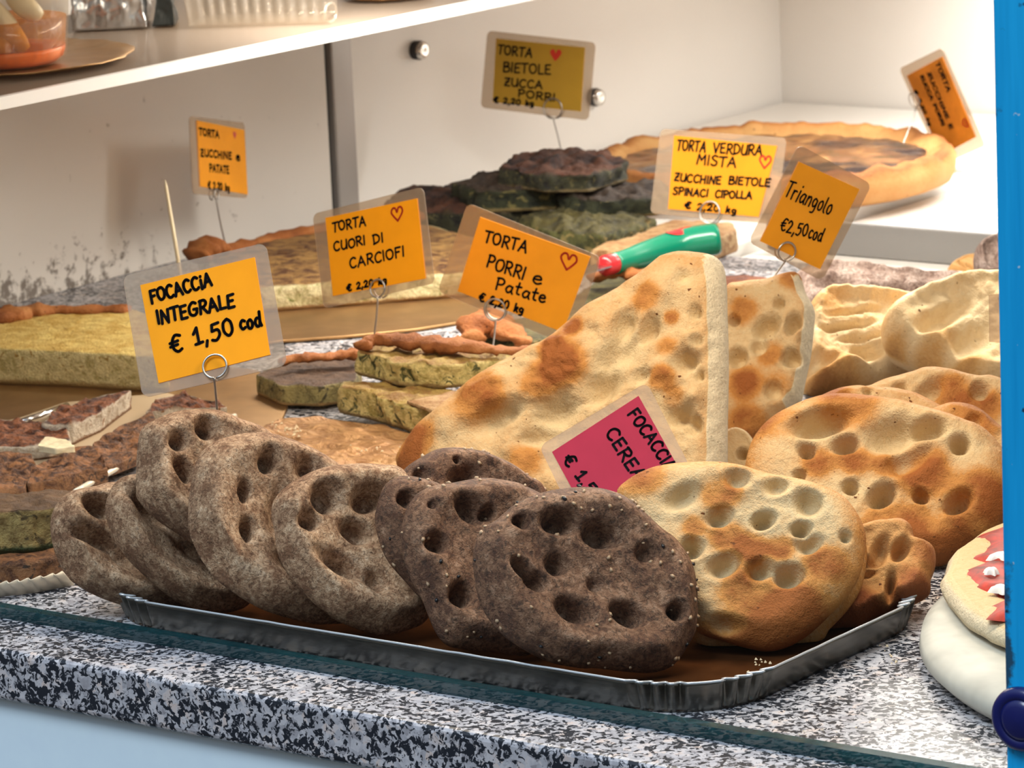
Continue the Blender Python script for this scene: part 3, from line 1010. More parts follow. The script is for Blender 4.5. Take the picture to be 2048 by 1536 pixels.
wf = dict(rim=0.10, rough=0.09, group='white focacce')
F9 = '1328,933 1411,927 1473,933 1535,950 1618,966 1680,991 1709,1020 1728,1057 1732,1090 1721,1148 1697,1190 1659,1231 1618,1269 1576,1293 1535,1302 1494,1295 1444,1281 1394,1262 1340,1200 1290,1120 1250,1050 1233,990 1250,966 1286,945'
N9 = normal(-.05, .42)
focaccia('white oval focaccia leaning at the front with many oily finger holes', F9, N9, -0.001, 0.026, M['white_focaccia'],
         [(1477, 962, 24, .5, 1.3, 0), (1554, 977, 22, .45, 1.4, 10), (1618, 1010, 32, .5), (1365, 1000, 26, .45, 1.7, 30), (1438, 1039, 22, .6, 1.4, 20), (1527, 1046, 20, .6, 1.4, 20), (1601, 1064, 18, .6, 1.3, 15), (1384, 1103, 24, .7), (1618, 1095, 22, .5, 1.4, 20), (1448, 1137, 26, .6, 1.5, 20), (1520, 1145, 22, .6, 1.4, 10), (1576, 1158, 26, .75, 1.3, 0), (1452, 1252, 20, .4, 2.2, -10), (1690, 1080, 14, .4)],
         spots=[(1440, 990, 40, .8), (1455, 1078, 34, .8), (1506, 1100, 30, .9), (1560, 1103, 26, .8), (1650, 1132, 38, .8), (1500, 1195, 60, .7), (1593, 1220, 55, .8), (1440, 1275, 40, .7), (1290, 960, 40, .5), (1540, 1285, 60, .8), (1390, 1060, 24, .5)], seed=31, brown0=0.12, rimbrown=0.45, **wf)
focaccia('white focaccia showing only its lower edge beneath the front oval one', ' '.join(f'{x + 2:.0f},{y + 26:.0f}' for x, y in pts(F9) if y < 1290), N9, -0.026, 0.022, M['white_focaccia'], [], seed=32, brown0=0.2, **wf)
bread('folded_pastry', 'golden folded pastry with a knotted corner beside the front oval focaccia', 'pastry', '1742,1053 1792,1047 1821,1061 1835,1084 1862,1095 1872,1115 1866,1150 1858,1186 1783,1219 1742,1240 1701,1258 1639,1262 1600,1200 1640,1100', normal(-.05, .5), 0.026, M['golden'],
      [(1800, 1105, 20, .6, 1.6, 50), (1760, 1110, 20, .5, 2.0, 70), (1725, 1130, 14, .35, 2.5, 0), (1725, 1150, 14, .35, 2.5, 0), (1780, 1180, 12, .6, 3, 80)],
      [(1850, 1110, 26, .5), (1820, 1175, 40, .6), (1700, 1230, 60, .7)], zf=0.003, push=-0.008, seed=41, rough=0.2, crimp=0.08, brown0=0.25, pale_dims=False)
F11 = '1490,934 1504,884 1539,842 1592,814 1644,798 1697,795 1768,803 1855,823 1926,846 1978,870 2020,930 2024,1010 1982,1078 1928,1107 1870,1132 1780,1120 1650,1080 1540,1030 1490,980'
N11 = normal(-.05, .5)
rk = dict(rim=0.10, rough=0.10, group='white focacce')
focaccia('large white focaccia on the right with patchy golden crust beside the blue post', F11, N11, -0.1385, 0.032, M['white_focaccia'],
         [(1690, 898, 22, .6, 1.4, 10), (1614, 910, 20, .6), (1785, 880, 42, .5, 1.5, 10), (1858, 866, 26, .6, 1.5, 15), (1919, 897, 22, .6), (1640, 855, 32, .75, 2.2, 10), (1764, 998, 24, .85, 1.5, 40), (1841, 1000, 18, .7), (1916, 1012, 24, .8, 1.5, 40), (1701, 983, 18, .5), (1600, 960, 14, .5), (1820, 930, 30, .35, 2.0, 30)],
         spots=[(1850, 955, 55, .8), (1708, 925, 36, .7), (1637, 935, 32, .6), (1770, 940, 26, .5), (1700, 815, 60, .6), (1560, 850, 40, .5), (1960, 1000, 50, .7), (1880, 1080, 70, .8), (1780, 1060, 60, .6)], seed=33, brown0=0.1, rimbrown=0.5, **rk)
focaccia('white focaccia just behind the large right one, its right edge beside the post', '1780,900 1820,850 1876,819 1919,812 1961,825 1994,853 2040,900 2055,1000 2010,1075 1980,1090 1900,1060 1800,1000', N11, -0.1725, 0.028, M['white_focaccia'], [(1950, 850, 20, .3)], spots=[(1950, 840, 50, .5)], seed=34, brown0=0.3, **rk)
focaccia('white focaccia whose pale rim arcs behind the large right one', '1560,870 1600,820 1651,793 1680,782 1715,778 1739,781 1785,782 1838,796 1880,818 1930,850 1960,900 1950,1000 1850,1050 1700,1040 1600,960', N11, -0.2030, 0.028, M['white_focaccia'], [(1735, 790, 12, .4), (1690, 800, 16, .3)], spots=[(1660, 800, 40, .5)], seed=35, brown0=0.25, **rk)
focaccia('white focaccia uppermost and furthest back in the right stack', '1700,800 1736,779 1768,765 1820,751 1848,742 1890,745 1954,760 1993,761 2050,790 2060,900 2000,960 1850,960 1750,900', N11, -0.2330, 0.028, M['white_focaccia'], [(1860, 790, 24, .5, 1.6, 40), (1960, 790, 22, .5), (1800, 785, 16, .4)], spots=[(1900, 790, 36, .7), (1960, 820, 40, .6)], seed=36, brown0=0.2, **rk)
focaccia('white focaccia bit with an oily hole between the triangle and the front oval', '1440,880 1470,862 1500,875 1520,920 1500,975 1440,970 1425,920', normal(-.1, .5), None, 0.02, M['white_focaccia'], [(1486, 912, 14, .7)], seed=37, brown0=0.05, rimbrown=0.1, **wf)

# triangles
NT13 = normal(-.30, .36)
bread('triangle_focaccia', 'large stuffed triangular focaccia standing in the middle with a white cut side', 'focaccia',
      [(796, 934), (800, 905), (838, 853), (877, 821), (926, 779), (979, 744), (1049, 705), (1102, 680), (1172, 621), (1243, 578), (1295, 543), (1341, 512), (1391, 507), (1446, 530), (1455, 640), (1457, 740), (1455, 850), (1452, 960), (1430, 1040), (1250, 1045), (1100, 1030), (960, 1010), (830, 985)],
      NT13, 0.034, M['white_focaccia'],
      [(1150, 735, 66, -.30, 2, 35), (985, 805, 60, -.28, 2, 40), (1322, 600, 46, -.28, 1.5, 60), (1392, 690, 28, -.3), (1394, 795, 28, -.3), (1330, 765, 44, -.3, 1.5, -70), (1050, 930, 44, -.22), (900, 870, 50, -.2, 2, 45), (1240, 720, 40, .3, 2.0, 60),
       (1258, 655, 24, .55, 1.6, 70), (1306, 668, 22, .55, 1.7, 70), (1214, 785, 30, .65, 1.6, 50), (1110, 832, 36, .5, 1.7, 20), (1010, 838, 26, .4, 2.4, 25), (1374, 733, 26, .6, 1.3, 0), (1395, 631, 18, .5), (1363, 838, 24, .6, 1.4, 0), (1400, 755, 14, .4), (1391, 855, 22, .55), (1077, 880, 26, .45, 1.7, 20), (1370, 560, 20, .3), (1290, 760, 22, .3), (1400, 690, 14, .5)],
      [(1137, 737, 45, .7), (1090, 770, 40, .5), (965, 810, 55, .65), (1299, 603, 30, .6), (838, 884, 40, .8), (1060, 927, 36, .55), (1330, 765, 26, .75), (1352, 800, 22, .6), (1348, 640, 14, .9), (1109, 700, 26, .7), (1150, 660, 22, .8), (815, 930, 30, .8), (1340, 700, 20, .4)],
      zf=0.0, seed=51, dimk=.75, finger=2.2, rim=0.04, k=9, brown0=0.16, rimbrown=0.25, rough=0.22, nth=260, nr=60, cut=[(1448, 528), (1457, 740), (1440, 1040)], floor=0.001, group='white focacce')
bread('triangle_focaccia', 'narrower triangular focaccia behind the large one, under the tilted two-word card', 'focaccia',
      '1456,582 1486,568 1539,561 1574,550 1599,550 1611,585 1628,617 1627,649 1621,705 1611,754 1600,803 1585,817 1511,895 1490,920 1460,900 1450,800 1448,680',
      NT13, 0.030, M['white_focaccia'],
      [(1537, 657, 24, .55, 1.4, 30), (1590, 654, 18, .6, 1.5, 80), (1479, 720, 24, .5), (1585, 720, 22, .6), (1550, 786, 22, .4), (1562, 612, 14, .4), (1472, 645, 14, .5), (1520, 700, 20, .3)],
      [(1490, 628, 28, .7), (1493, 775, 34, .7), (1543, 712, 26, .6), (1500, 850, 36, .7), (1560, 770, 24, .4), (1585, 560, 24, .6)],
      zf=0.0, seed=52, rim=0.05, k=9, brown0=0.12, rimbrown=0.3, rough=0.15, floor=0.001, cut=[(1611, 585), (1628, 640), (1600, 803)], group='white focacce')

# loaves behind, at the right
bread('wholemeal_loaf', 'flat greyish wholemeal loaf with a dark hole lying behind the pale puff loaf', 'loaf', '1585,575 1602,552 1662,541 1715,543 1767,557 1820,563 1890,568 1943,577 1965,600 1900,630 1796,640 1700,640 1610,625', normal(0, .70), 0.030, M['pinkwheat'],
      [(1722, 598, 26, .9, 1.7, 0), (1800, 590, 26, .5, 2, 0), (1870, 590, 26, .4, 2, 0), (1670, 575, 24, .5, 2, 0), (1650, 610, 20, .4)], zf=0.0, seed=61, pale_dims=False, rough=0.2, crimp=0.05, floor=0.001)
bread('puff_loaf', 'pale layered puff pastry loaf behind the smaller triangle', 'pastry', '1612,640 1630,617 1655,610 1715,617 1796,628 1850,650 1860,730 1800,765 1732,780 1650,792 1612,790 1600,740', normal(0.02, .55), 0.06, M['puff'],
      [(1700, 640, 10, .2, 6, 5), (1690, 668, 10, .22, 6, 3), (1720, 690, 9, .18, 6, 2), (1740, 720, 26, .35, 1.8, -20), (1640, 735, 20, .3, 2, 10)], [(1640, 740, 60, .35), (1650, 615, 40, .4), (1680, 775, 60, .5)], zf=0.0, seed=62, k=9, rough=0.14, brown0=0.04, rimbrown=0.25, floor=0.001)
bread('filled_loaf', 'pale fat filled loaf at the right, partly hidden by the blue post', 'loaf', '1764,655 1803,624 1855,603 1926,582 1993,575 2060,590 2072,700 2060,800 1995,818 1925,800 1862,748 1803,721 1771,700', normal(-.06, .55), 0.062, M['puff'],
      [(1880, 650, 30, .25, 3, 35), (1940, 700, 40, .2, 2, 30)], [(1780, 690, 30, .5), (1900, 735, 60, .4), (1850, 660, 40, .25)], zf=0.001, seed=63, k=6, rough=0.12, brown0=0.08, rimbrown=0.3)
bread('brown_roll', 'small brown roll half hidden by the blue post', 'roll', '1947,515 1961,497 1993,483 2030,490 2040,540 2025,572 1994,573 1958,566', normal(0, .4), 0.045, M['pinkwheat'], [], zf=0.0, seed=64, rough=0.25, floor=0.001)
bread('pale_pastry', 'pale pinkish ridged pastry lying on the white strip behind the wholemeal loaf', 'pastry', '1895,545 1915,527 1945,518 1975,525 1980,548 1940,556', normal(0, .7), 0.014, M['golden'], [(1925, 535, 5, .4, 3, -60), (1940, 538, 5, .4, 3, -60)], zf=-0.011, seed=65, brown0=0.1, rimbrown=0.1)


# ------------------------------------------------------------------ cut pies on the counter
S = slab('potato_tart', 'thick yellow potato and courgette tart with brown back crust at far left', 'tart', [(-90, 765), (120, 772), (336, 786), (345, 640, 1), (262, 616, 1), (-90, 626, 1)], 0.0036, 0.029, M['sl_yellow'], seed=71, top_amp=.0012)
lip(S, [(-60, 640, .034), (0, 634, .036), (60, 624, .035), (150, 621, .034), (262, 620, .033)], [.013, .012, .007, .0065, .006], M['lip'], 3)
S = slab('artichoke_tart', 'long artichoke tart with mottled brown top and pale cut front', 'tart', [(480, 628), (700, 612), (948, 592), (985, 482, 1), (860, 448, 1), (640, 456, 1), (400, 505, 1)], 0.0036, 0.022, M['sl_artichoke'], seed=72, top_amp=.0016, side_amp=.003)
lip(S, [(388, 520, .026), (410, 498, .034), (432, 489, .036), (455, 500, .028), (530, 480, .026), (640, 458, .027), (780, 440, .027), (860, 430, .026)], [.012, .014, .010, .006, .006, .006, .006], M['lip'], 4)
S = slab('leek_tart_slice', 'low leek slice lying left of the stacked leek slices', 'tart slice', [(512, 748, 1), (560, 770, 1), (640, 772, 1), (712, 760, 1), (722, 722, 1), (705, 708, 1), (580, 716, 1)], 0.0036, 0.0165, M['sl_leek_crusty'], seed=73, group='leek tart slices')
lip(S, [(560, 725, .029), (600, 717, .030), (660, 712, .030), (716, 706, .031)], [.004, .005, .006], M['lip'], 5)
S = slab('leek_tart_slice', 'leek slice at the bottom of the two-slice stack', 'tart slice', [(676, 774, 1), (740, 788, 1), (825, 812, 1), (930, 815, 1), (985, 790, 1), (830, 768, 1), (690, 760, 1)], 0.0090, 0.0205, M['sl_leek'], seed=74, group='leek tart slices', side_amp=.0035, top_amp=.003)
slab('crust_flap', None, None, [(812, 800, 1), (900, 835, 1), (950, 800, 1), (905, 785, 1)], 0.0297, 0.0022, M['sl_crust'], S, seed=75)
S = slab('leek_tart_slice', 'leek slice on top of the two-slice stack, with a folded crust rim', 'tart slice', [(712, 703, 1), (793, 724, 1), (881, 730, 1), (998, 720, 1), (1045, 700, 1), (900, 683, 1), (760, 680, 1)], 0.0300, 0.0185, M['sl_leek'], seed=76, group='leek tart slices', side_amp=.004, top_amp=.004)
lip(S, [(722, 696, .052), (750, 680, .056), (821, 683, .057), (900, 691, .056), (996, 698, .055), (1062, 703, .053)], [.005, .0075, .007, .006, .005, .004], M['lip'], 6, 'folded_rim')
S = slab('leek_tart', 'leek and potato tart mostly hidden behind the large triangle', 'tart', [(945, 668, 1), (1060, 682, 1), (1200, 665, 1), (1330, 610, 1), (1330, 550, 1), (1230, 538, 1), (1150, 590, 1), (1060, 648, 1), (955, 650, 1)], 0.0005, 0.0150, M['sl_green'], seed=77)
lip(S, [(944, 684, .016), (950, 660, .022), (972, 646, .024), (1000, 655, .022), (1022, 668, .020), (1052, 686, .016)], [.006, .012, .014, .012, .008, .005], M['lip'], 7)
lip(S, [(1180, 555, .028), (1230, 546, .030), (1300, 550, .028)], .008, M['lip'], 8, 'rear_crust')
slab('dark_tart', 'dark red crusted tart peeking out behind the smaller triangle', 'tart', [(1425, 578, 1), (1560, 578, 1), (1550, 556, 1), (1486, 549, 1), (1440, 552, 1)], 0.0005, 0.0120, M['sl_redcrust'], seed=78)

# chard pies at the back
cgp = 'dark chard pie slices'
slab('chard_pie', 'dark chard pie base lowest in the heap with a brown left crust', 'pie', [(770, 405, 1), (860, 425, 1), (1010, 425, 1), (1085, 410, 1), (1070, 385, 1), (905, 371, 1), (800, 378, 1)], 0.0005, 0.030, M['sl_chard_red'], seed=81, group=cgp, top_amp=.007, side_amp=.006, sc=58, dome=.22)
slab('chard_slice', 'green crumbled chard slice in front of the heap of chard pies', 'pie slice', [(1040, 440, 1), (1110, 462, 1), (1200, 470, 1), (1265, 455, 1), (1310, 436, 1), (1180, 420, 1), (1060, 424, 1)], 0.0005, 0.028, M['sl_green'], seed=82, group=cgp, top_amp=.007, side_amp=.006, sc=58, dome=.22)
slab('chard_slice', 'chard slice at the right of the heap with a pale base line', 'pie slice', [(1116, 392, 1), (1180, 402, 1), (1310, 396, 1), (1350, 385, 1), (1330, 366, 1), (1190, 362, 1), (1125, 376, 1)], 0.0290, 0.0170, M['sl_chard'], seed=83, group=cgp, top_amp=.007, side_amp=.006, sc=58, dome=.22)
slab('chard_slice', 'chard slice in the middle of the heap, wide and black topped', 'pie slice', [(903, 364, 1), (962, 384, 1), (1110, 378, 1), (1200, 362, 1), (1235, 335, 1), (1100, 333, 1), (1010, 338, 1)], 0.0310, 0.020, M['sl_chard'], seed=84, group=cgp, top_amp=.007, side_amp=.006, sc=58, dome=.22)
slab('chard_slice', 'topmost chard slice of the heap with reddish burnt crust and a card pin', 'pie slice', [(1000, 338, 1), (1090, 352, 1), (1180, 350, 1), (1250, 330, 1), (1246, 316, 1), (1190, 300, 1), (1110, 298, 1), (1035, 308, 1)], 0.0520, 0.016, M['sl_chard_red'], seed=85, group=cgp, top_amp=.007, side_amp=.006, sc=58, dome=.22)
S = slab('pale_crust_slice', 'pale crusty tart slice lying under the green knife handle', 'tart slice', [(1180, 500, 1), (1300, 500, 1), (1425, 480, 1), (1474, 460, 1), (1465, 445, 1), (1350, 438, 1), (1240, 468, 1)], 0.0005, 0.020, M['sl_crust'], seed=86)

# browned slices at the left
mg = 'browned slices on the pale tray'
mk = dict(group=mg, top_amp=.0045, side_amp=.0018)
slab('meat_slice', 'browned slice with a long white cut side at the back of the pale tray', 'slice', [(84, 846, 1), (116, 817, 1), (211, 787, 1), (262, 779, 1), (240, 795, 1), (200, 825, 1), (141, 852, 1)], 0.0066, 0.0150, M['sl_meat'], seed=91, **mk)
slab('meat_slice', 'flat red-brown slice beside the tray edge nearest the wholemeal focacce', 'slice', [(180, 935, 1), (225, 930, 1), (290, 905, 1), (318, 850, 1), (305, 826, 1), (240, 850, 1), (185, 890, 1)], 0.0066, 0.0080, M['sl_meat_dark'], seed=92, **mk)
slab('meat_slice', 'red-brown slice with white end partly behind the highest wholemeal focaccia', 'slice', [(292, 822, 1), (400, 815, 1), (455, 814, 1), (440, 803, 1), (404, 797, 1), (369, 786, 1), (316, 796, 1)], 0.0066, 0.0100, M['sl_meat'], seed=93, **mk)
slab('meat_slice', 'orange-brown slice with a white bit at the left picture edge', 'slice', [(-60, 892, 1), (60, 893, 1), (142, 882, 1), (134, 852, 1), (60, 842, 1), (0, 837, 1), (-60, 837, 1)], 0.0066, 0.0110, M['sl_meat'], seed=94, **mk)
slab('meat_slice', 'dark browned slice nearest in the middle of the pale tray', 'slice', [(55, 965, 1), (130, 955, 1), (213, 935, 1), (212, 920, 1), (185, 893, 1), (150, 895, 1), (60, 935, 1)], 0.0066, 0.0120, M['sl_meat_dark'], seed=95, **mk)
slab('meat_slice', 'dark browned slice at the lower left corner of the pale tray', 'slice', [(-60, 985, 1), (46, 975, 1), (75, 930, 1), (60, 905, 1), (-60, 905, 1)], 0.0066, 0.0120, M['sl_meat_dark'], seed=96, **mk)
S = slab('cheese_sliver', 'small white sliver lying on the browned slices', 'sliver', [(76, 890, 1), (110, 896, 1), (150, 892, 1), (130, 878, 1), (90, 873, 1)], 0.0185, 0.0050, M['squid'], seed=98)
slab('omelette_slice', 'thick herb omelette slice with a green base left of the wholemeal focacce', 'slice', [(-70, 1030, 1), (60, 1022, 1), (118, 1013, 1), (205, 990, 1), (215, 975, 1), (60, 983, 1), (-70, 992, 1)], 0.0225, 0.0280, M['sl_frittata'], seed=97, top_amp=.002, side_amp=.003)
slab('meat_slice', 'dark browned slice under the herb omelette slice, on the pleated tray', 'slice', [(-70, 1128, 1), (60, 1124, 1), (128, 1108, 1), (200, 1062, 1), (160, 1040, 1), (-70, 1050, 1)], 0.0042, 0.0180, M['sl_meat_dark'], seed=99, side_amp=.002)

# ------------------------------------------------------------------ big round pie on the white shelf
def round_pie():
    cx, cy, R = -0.712, 1.585, 0.186
    t = empty('round_pie', (cx, cy, 0.0))
    tag(t, 'large round pie with crimped golden crust and dark glossy filling on the white shelf', 'pie')
    nth, prof = 220, [(0, .0006), (.90, .0006), (.97, .006), (1.0, .016), (1.0, .026), (.975, .035), (.93, .038), (.88, .034), (.83, .026), (.5, .026), (0, .026)]
    v, br = [], []
    for i, (r, z) in enumerate(prof):
        for k in range(nth):
            w = 2 * math.pi * k / nth
            q = 1 + (0.008 * math.sin(w * 23) * (1 if i in (4, 5, 6, 7) else .3)) + 0.03 * mnoise.noise(Vector((math.cos(w) * 2, math.sin(w) * 2, 4)))
            zz = z + (0.0035 * mnoise.noise(Vector((math.cos(w) * 7, math.sin(w) * 7, 9))) + 0.0010 * math.sin(w * 23 + 2 * math.sin(3 * w)) + 0.003 * mnoise.noise(Vector((math.cos(w) * 16, math.sin(w) * 16, 1))) if i in (5, 6, 7) else 0)
            # the crust is thicker and smoother towards the right front
            v.append((cx + R * r * q * math.cos(w), cy + R * r * q * math.sin(w), zz))
            br.append(0.25 + (0.45 if i in (5, 6) else 0.1 if i in (2, 3) else 0) + 0.4 * mnoise.noise(Vector((math.cos(w) * 3, math.sin(w) * 3, i))))
    f = []
    for i in range(len(prof) - 1):
        for k in range(nth):
            l = (k + 1) % nth
            f.append((i * nth + k, i * nth + l, (i + 1) * nth + l, (i + 1) * nth + k))
    mesh_obj('crust', v, f, M['golden'], t, (cx, cy, 0), True, {'brown': br})
    nr = 40
    v = []
    for i in range(nr + 1):
        for k in range(nth):
            w = 2 * math.pi * k / nth
            r = R * 0.90 * i / nr
            x, y = cx + r * math.cos(w), cy + r * math.sin(w)
            v.append((x, y, 0.030 + 0.0045 * fbm((x, y, 0), 38, 5) - 0.004 * (i / nr) ** 6))
    f = []
    for i in range(nr):
        for k in range(nth):
            l = (k + 1) % nth
            f.append((i * nth + k, (i + 1) * nth + k, (i + 1) * nth + l, i * nth + l))
    m = NT('baked_vegetable_filling')
    n = m.noise(30, 5, 0.6, dist=1.0)
    dk = m.noise(9.0, 2, 0.5)
    c = m.ramp(n, [(0.3, (0.06, 0.045, 0.01)), (0.48, (0.20, 0.08, 0.025)), (0.7, (0.36, 0.19, 0.06))])
    c = m.mix(m.step(dk, 0.46, 0.56), c, (0.035, 0.022, 0.022))
    m.bump(n, 0.6, 0.003)
    m.base(c, m.ramp(dk, [(0.45, (.5, .5, .5)), (0.6, (.15, .15, .15))]))
    o = mesh_obj('filling', v, f, m.m, t, (cx, cy, 0.03))
    o['label'] = 'dark glossy filling'
    return t


round_pie()


# ------------------------------------------------------------------ knife with a green handle
def knife():
    A = [on_z(1203, 533, .040), on_z(1250, 522, .040), on_z(1300, 506, .041), on_z(1360, 489, .044), on_z(1438, 477, .047)]
    P = catmull(A, 10)
    n = len(P)
    t = empty('knife', A[2])
    tag(t, 'knife with a fat green and red plastic handle resting on the pale crust slice', 'knife')
    k0 = int(n * 0.17)
    rad = lambda s: np.interp(s, [0, .05, .2, .5, .85, .97, 1], [.006, .0095, .0095, .0118, .0142, .0142, .0125])
    v, f = tube_geo(P[k0:], [rad(i / (n - 1)) for i in range(k0, n)], 24, True, flat=1.0)
    h = mesh_obj('handle', v, f, M['green'], t, A[2])
    v, f = tube_geo(P[:k0 + 2], [rad(i / (n - 1)) * (.98 if i < k0 else .9) for i in range(k0 + 2)], 20, True)
    b = mesh_obj('red_bolster', v, f, M['redplastic'], t, A[0])
    # red oval let into the upper side of the handle
    c0, ax = P[int(n * .60)], P[int(n * .75)] - P[int(n * .60)]
    c0 = P[int(n * .74)]
    ax = ax / np.linalg.norm(ax)
    sd = np.cross(ax, [0, 0, 1.0]); sd /= np.linalg.norm(sd)
    upv = np.cross(sd, ax)
    vv = []
    for rr in (1.0, .6, 0):
        for k in range(24):
            w = 2 * math.pi * k / 24
            a, c = math.cos(w) * .013 * rr, math.sin(w) * .70 * rr
            R0 = .01345
            vv.append(c0 + ax * a + R0 * (math.sin(c) * sd + math.cos(c) * upv) + upv * 0.0004)
    ff = []
    for i in (0, 1):
        for k in range(24):
            ff.append((i * 24 + k, i * 24 + (k + 1) % 24, (i + 1) * 24 + (k + 1) % 24, (i + 1) * 24 + k))
    mesh_obj('red_inlay', vv, ff, M['redplastic'], h, c0)
    d = (A[0] - A[1]); d /= np.linalg.norm(d)
    e = np.cross(d, [0, 0, 1.0]); e /= np.linalg.norm(e)
    q = [A[0] + d * x + e * y + np.array([0, 0, z]) for x, y, z in ((-.004, -.009, 0), (.03, -.009, -.002), (.045, .006, -.003), (-.004, .009, 0), (-.004, -.009, .0012), (.03, -.009, -.0008), (.045, .006, -.0018), (-.004, .009, .0012))]
    mesh_obj('blade', q, [(0, 3, 2, 1), (4, 5, 6, 7), (0, 1, 5, 4), (1, 2, 6, 5), (2, 3, 7, 6), (3, 0, 4, 7)], M['steel'], t, A[0], smooth=False)


knife()


# ------------------------------------------------------------------ pizza on a marble disc
def disc(name, cx, cy, prof, mat, parent=None, nth=160, wob=0.0, seed=0, attr=None):
    v = []
    for i, (r, z) in enumerate(prof):
        for k in range(nth):
            w = 2 * math.pi * k / nth
            q = 1 + wob * mnoise.noise(Vector((math.cos(w) * 4, math.sin(w) * 4, seed)))
            x, y = cx + r * q * math.cos(w), cy + r * q * math.sin(w)
            v.append((x, y, z + (wob * .05 * fbm((x, y, 0), 60, seed) if 0 < i and r > 0 else 0)))
    f = []
    for i in range(len(prof) - 1):
        for k in range(nth):
            l = (k + 1) % nth
            f.append((i * nth + k, i * nth + l, (i + 1) * nth + l, (i + 1) * nth + k))
    at = None
    if attr: at = {'brown': [attr[i] for i in range(len(prof)) for _ in range(nth)]}
    return mesh_obj(name, v, f, mat, parent, (cx, cy, prof[0][1]), True, at)


def tangent_circle(px, py, z, R):
    # centre of the circle at height z whose left flank is seen at px, py
    p = on_z(px, py, z)
    a = YAW - (px - 1024) / FPX
    return p[0] + R * math.cos(a), p[1] + R * math.sin(a)


DX, DY = tangent_circle(1838, 1288, .010, .276)
PCX, PCY = tangent_circle(1883, 1172, .030, .235)
d_ = disc('marble_disc', DX, DY, [(0, .0005), (.258, .0005), (.270, .003), (.276, .009), (.2745, .016), (.268, .0205), (.258, .022), (0, .022)], M['stone'], nth=220)
tag(d_, 'thick round pale marble disc under the pizza at lower right', 'serving board')
pz = empty('pizza', (PCX, PCY, 0.0225))
tag(pz, 'round pizza with tomato and mozzarella on the marble disc', 'pizza')
disc('dough', PCX, PCY, [(0, .0225), (.226, .0225), (.2345, .026), (.236, .031), (.2325, .0355), (.228, .0385), (.220, .040), (.205, .0385), (.17, .037), (.10, .036), (0, .036)], M['white_focaccia'], pz, 240, 0.03, 3,
     [-1, -1, -1, -1, -.5, .12, .15, .1, .05, .05, .05])
nth, v, f = 200, [], []
for i in range(25):
    for k in range(nth):
        w = 2 * math.pi * k / nth
        rr = 0.222 * (1 + 0.09 * mnoise.noise(Vector((math.cos(w) * 5, math.sin(w) * 5, 7))) + 0.05 * mnoise.noise(Vector((math.cos(w) * 14, math.sin(w) * 14, 2))))
        r = rr * i / 24
        x, y = PCX + r * math.cos(w), PCY + r * math.sin(w)
        v.append((x, y, 0.0422 + 0.0028 * fbm((x, y, 0), 90, 4) - (0.004 if i == 24 else 0)))
for i in range(24):
    for k in range(nth):
        l = (k + 1) % nth
        f.append((i * nth + k, (i + 1) * nth + k, (i + 1) * nth + l, i * nth + l))
mesh_obj('tomato_sauce', v, f, M['sauce'], pz, (PCX, PCY, .040))
rnd = random.Random(5)
spots = [on_z(1985, 1143, .0435), on_z(2003, 1112, .0435), on_z(2006, 1178, .0435)]
for _ in range(16):
    a, r = rnd.random() * 6.28, 0.17 * math.sqrt(rnd.random())
    spots.append(np.array([PCX + r * math.cos(a) + .02, PCY + r * math.sin(a), .0435]))
for i, s in enumerate(spots):
    R0 = rnd.uniform(.003, .008)
    vv = [s + np.array([0, 0, .0026])]
    for q, z in ((.4, .0024), (.75, .0012), (1, -.002)):
        for k in range(26):
            w = 2 * math.pi * k / 26
            rr = R0 * q * (1 + .8 * mnoise.noise(Vector((math.cos(w) * 1.8, math.sin(w) * 1.8, i * 3.7))))
            vv.append(s + np.array([rr * 1.3 * math.cos(w), rr * math.sin(w), z]))
    ff = [(0, 1 + k, 1 + (k + 1) % 26) for k in range(26)]
    for q in (0, 1):
        for k in range(26):
            ff.append((1 + q * 26 + k, 1 + (q + 1) * 26 + k, 1 + (q + 1) * 26 + (k + 1) % 26, 1 + q * 26 + (k + 1) % 26))
    mesh_obj('mozzarella', vv, ff, M['cheese'], pz, s)

# ------------------------------------------------------------------ things on the upper shelf
ZS = 0.2505
bc = on_z(8, 126, ZS + .004)
gp_ = on_z(-5, 126, ZS)
pl = disc('round_cake_plate', gp_[0], gp_[1], [(0, ZS), (.088, ZS), (.098, ZS + .001), (.1135, ZS + .0042), (.1135, ZS + .0052), (.098, ZS + .0022), (.06, ZS + .0016), (0, ZS + .0016)], M['goldcard'], None, 160, 0.03, 5)
tag(pl, 'round gold card plate under the tub on the upper shelf', 'plate')
tb = empty('plastic_tub', (bc[0], bc[1], ZS + .003))
tag(tb, 'clear plastic tub of cream strips in orange oil on the gold plate', 'tub')
z0 = ZS + .0030
def lathe(prof, cx, cy, nth=96, rib=0.0, nrib=40):
    v, f = [], []
    for i, (r, z) in enumerate(prof):
        for k in range(nth):
            w = 2 * math.pi * k / nth
            rr = r * (1 + (rib * math.cos(nrib * w) if r > 0.03 and 1 < i else 0))
            v.append((cx + rr * math.cos(w), cy + rr * math.sin(w), z))
    for i in range(len(prof) - 1):
        for k in range(nth):
            l = (k + 1) % nth
            f.append((i * nth + k, i * nth + l, (i + 1) * nth + l, (i + 1) * nth + k))
    return v, f
v, f = lathe([(0, z0), (.044, z0), (.050, z0 + .004), (.0525, z0 + .012), (.0545, z0 + .030), (.0565, z0 + .060), (.0590, z0 + .061), (.0590, z0 + .064)], bc[0], bc[1], 160, 0.004)
mesh_obj('tub_wall', v, f, M['plastic'], tb, tb.location)
v, f = lathe([(0, z0 + .0012), (.043, z0 + .0012), (.049, z0 + .006), (.0508, z0 + .011), (.0510, z0 + .014), (0, z0 + .014)], bc[0], bc[1], 96)
mesh_obj('orange_oil', v, f, M['oil'], tb, tb.location)
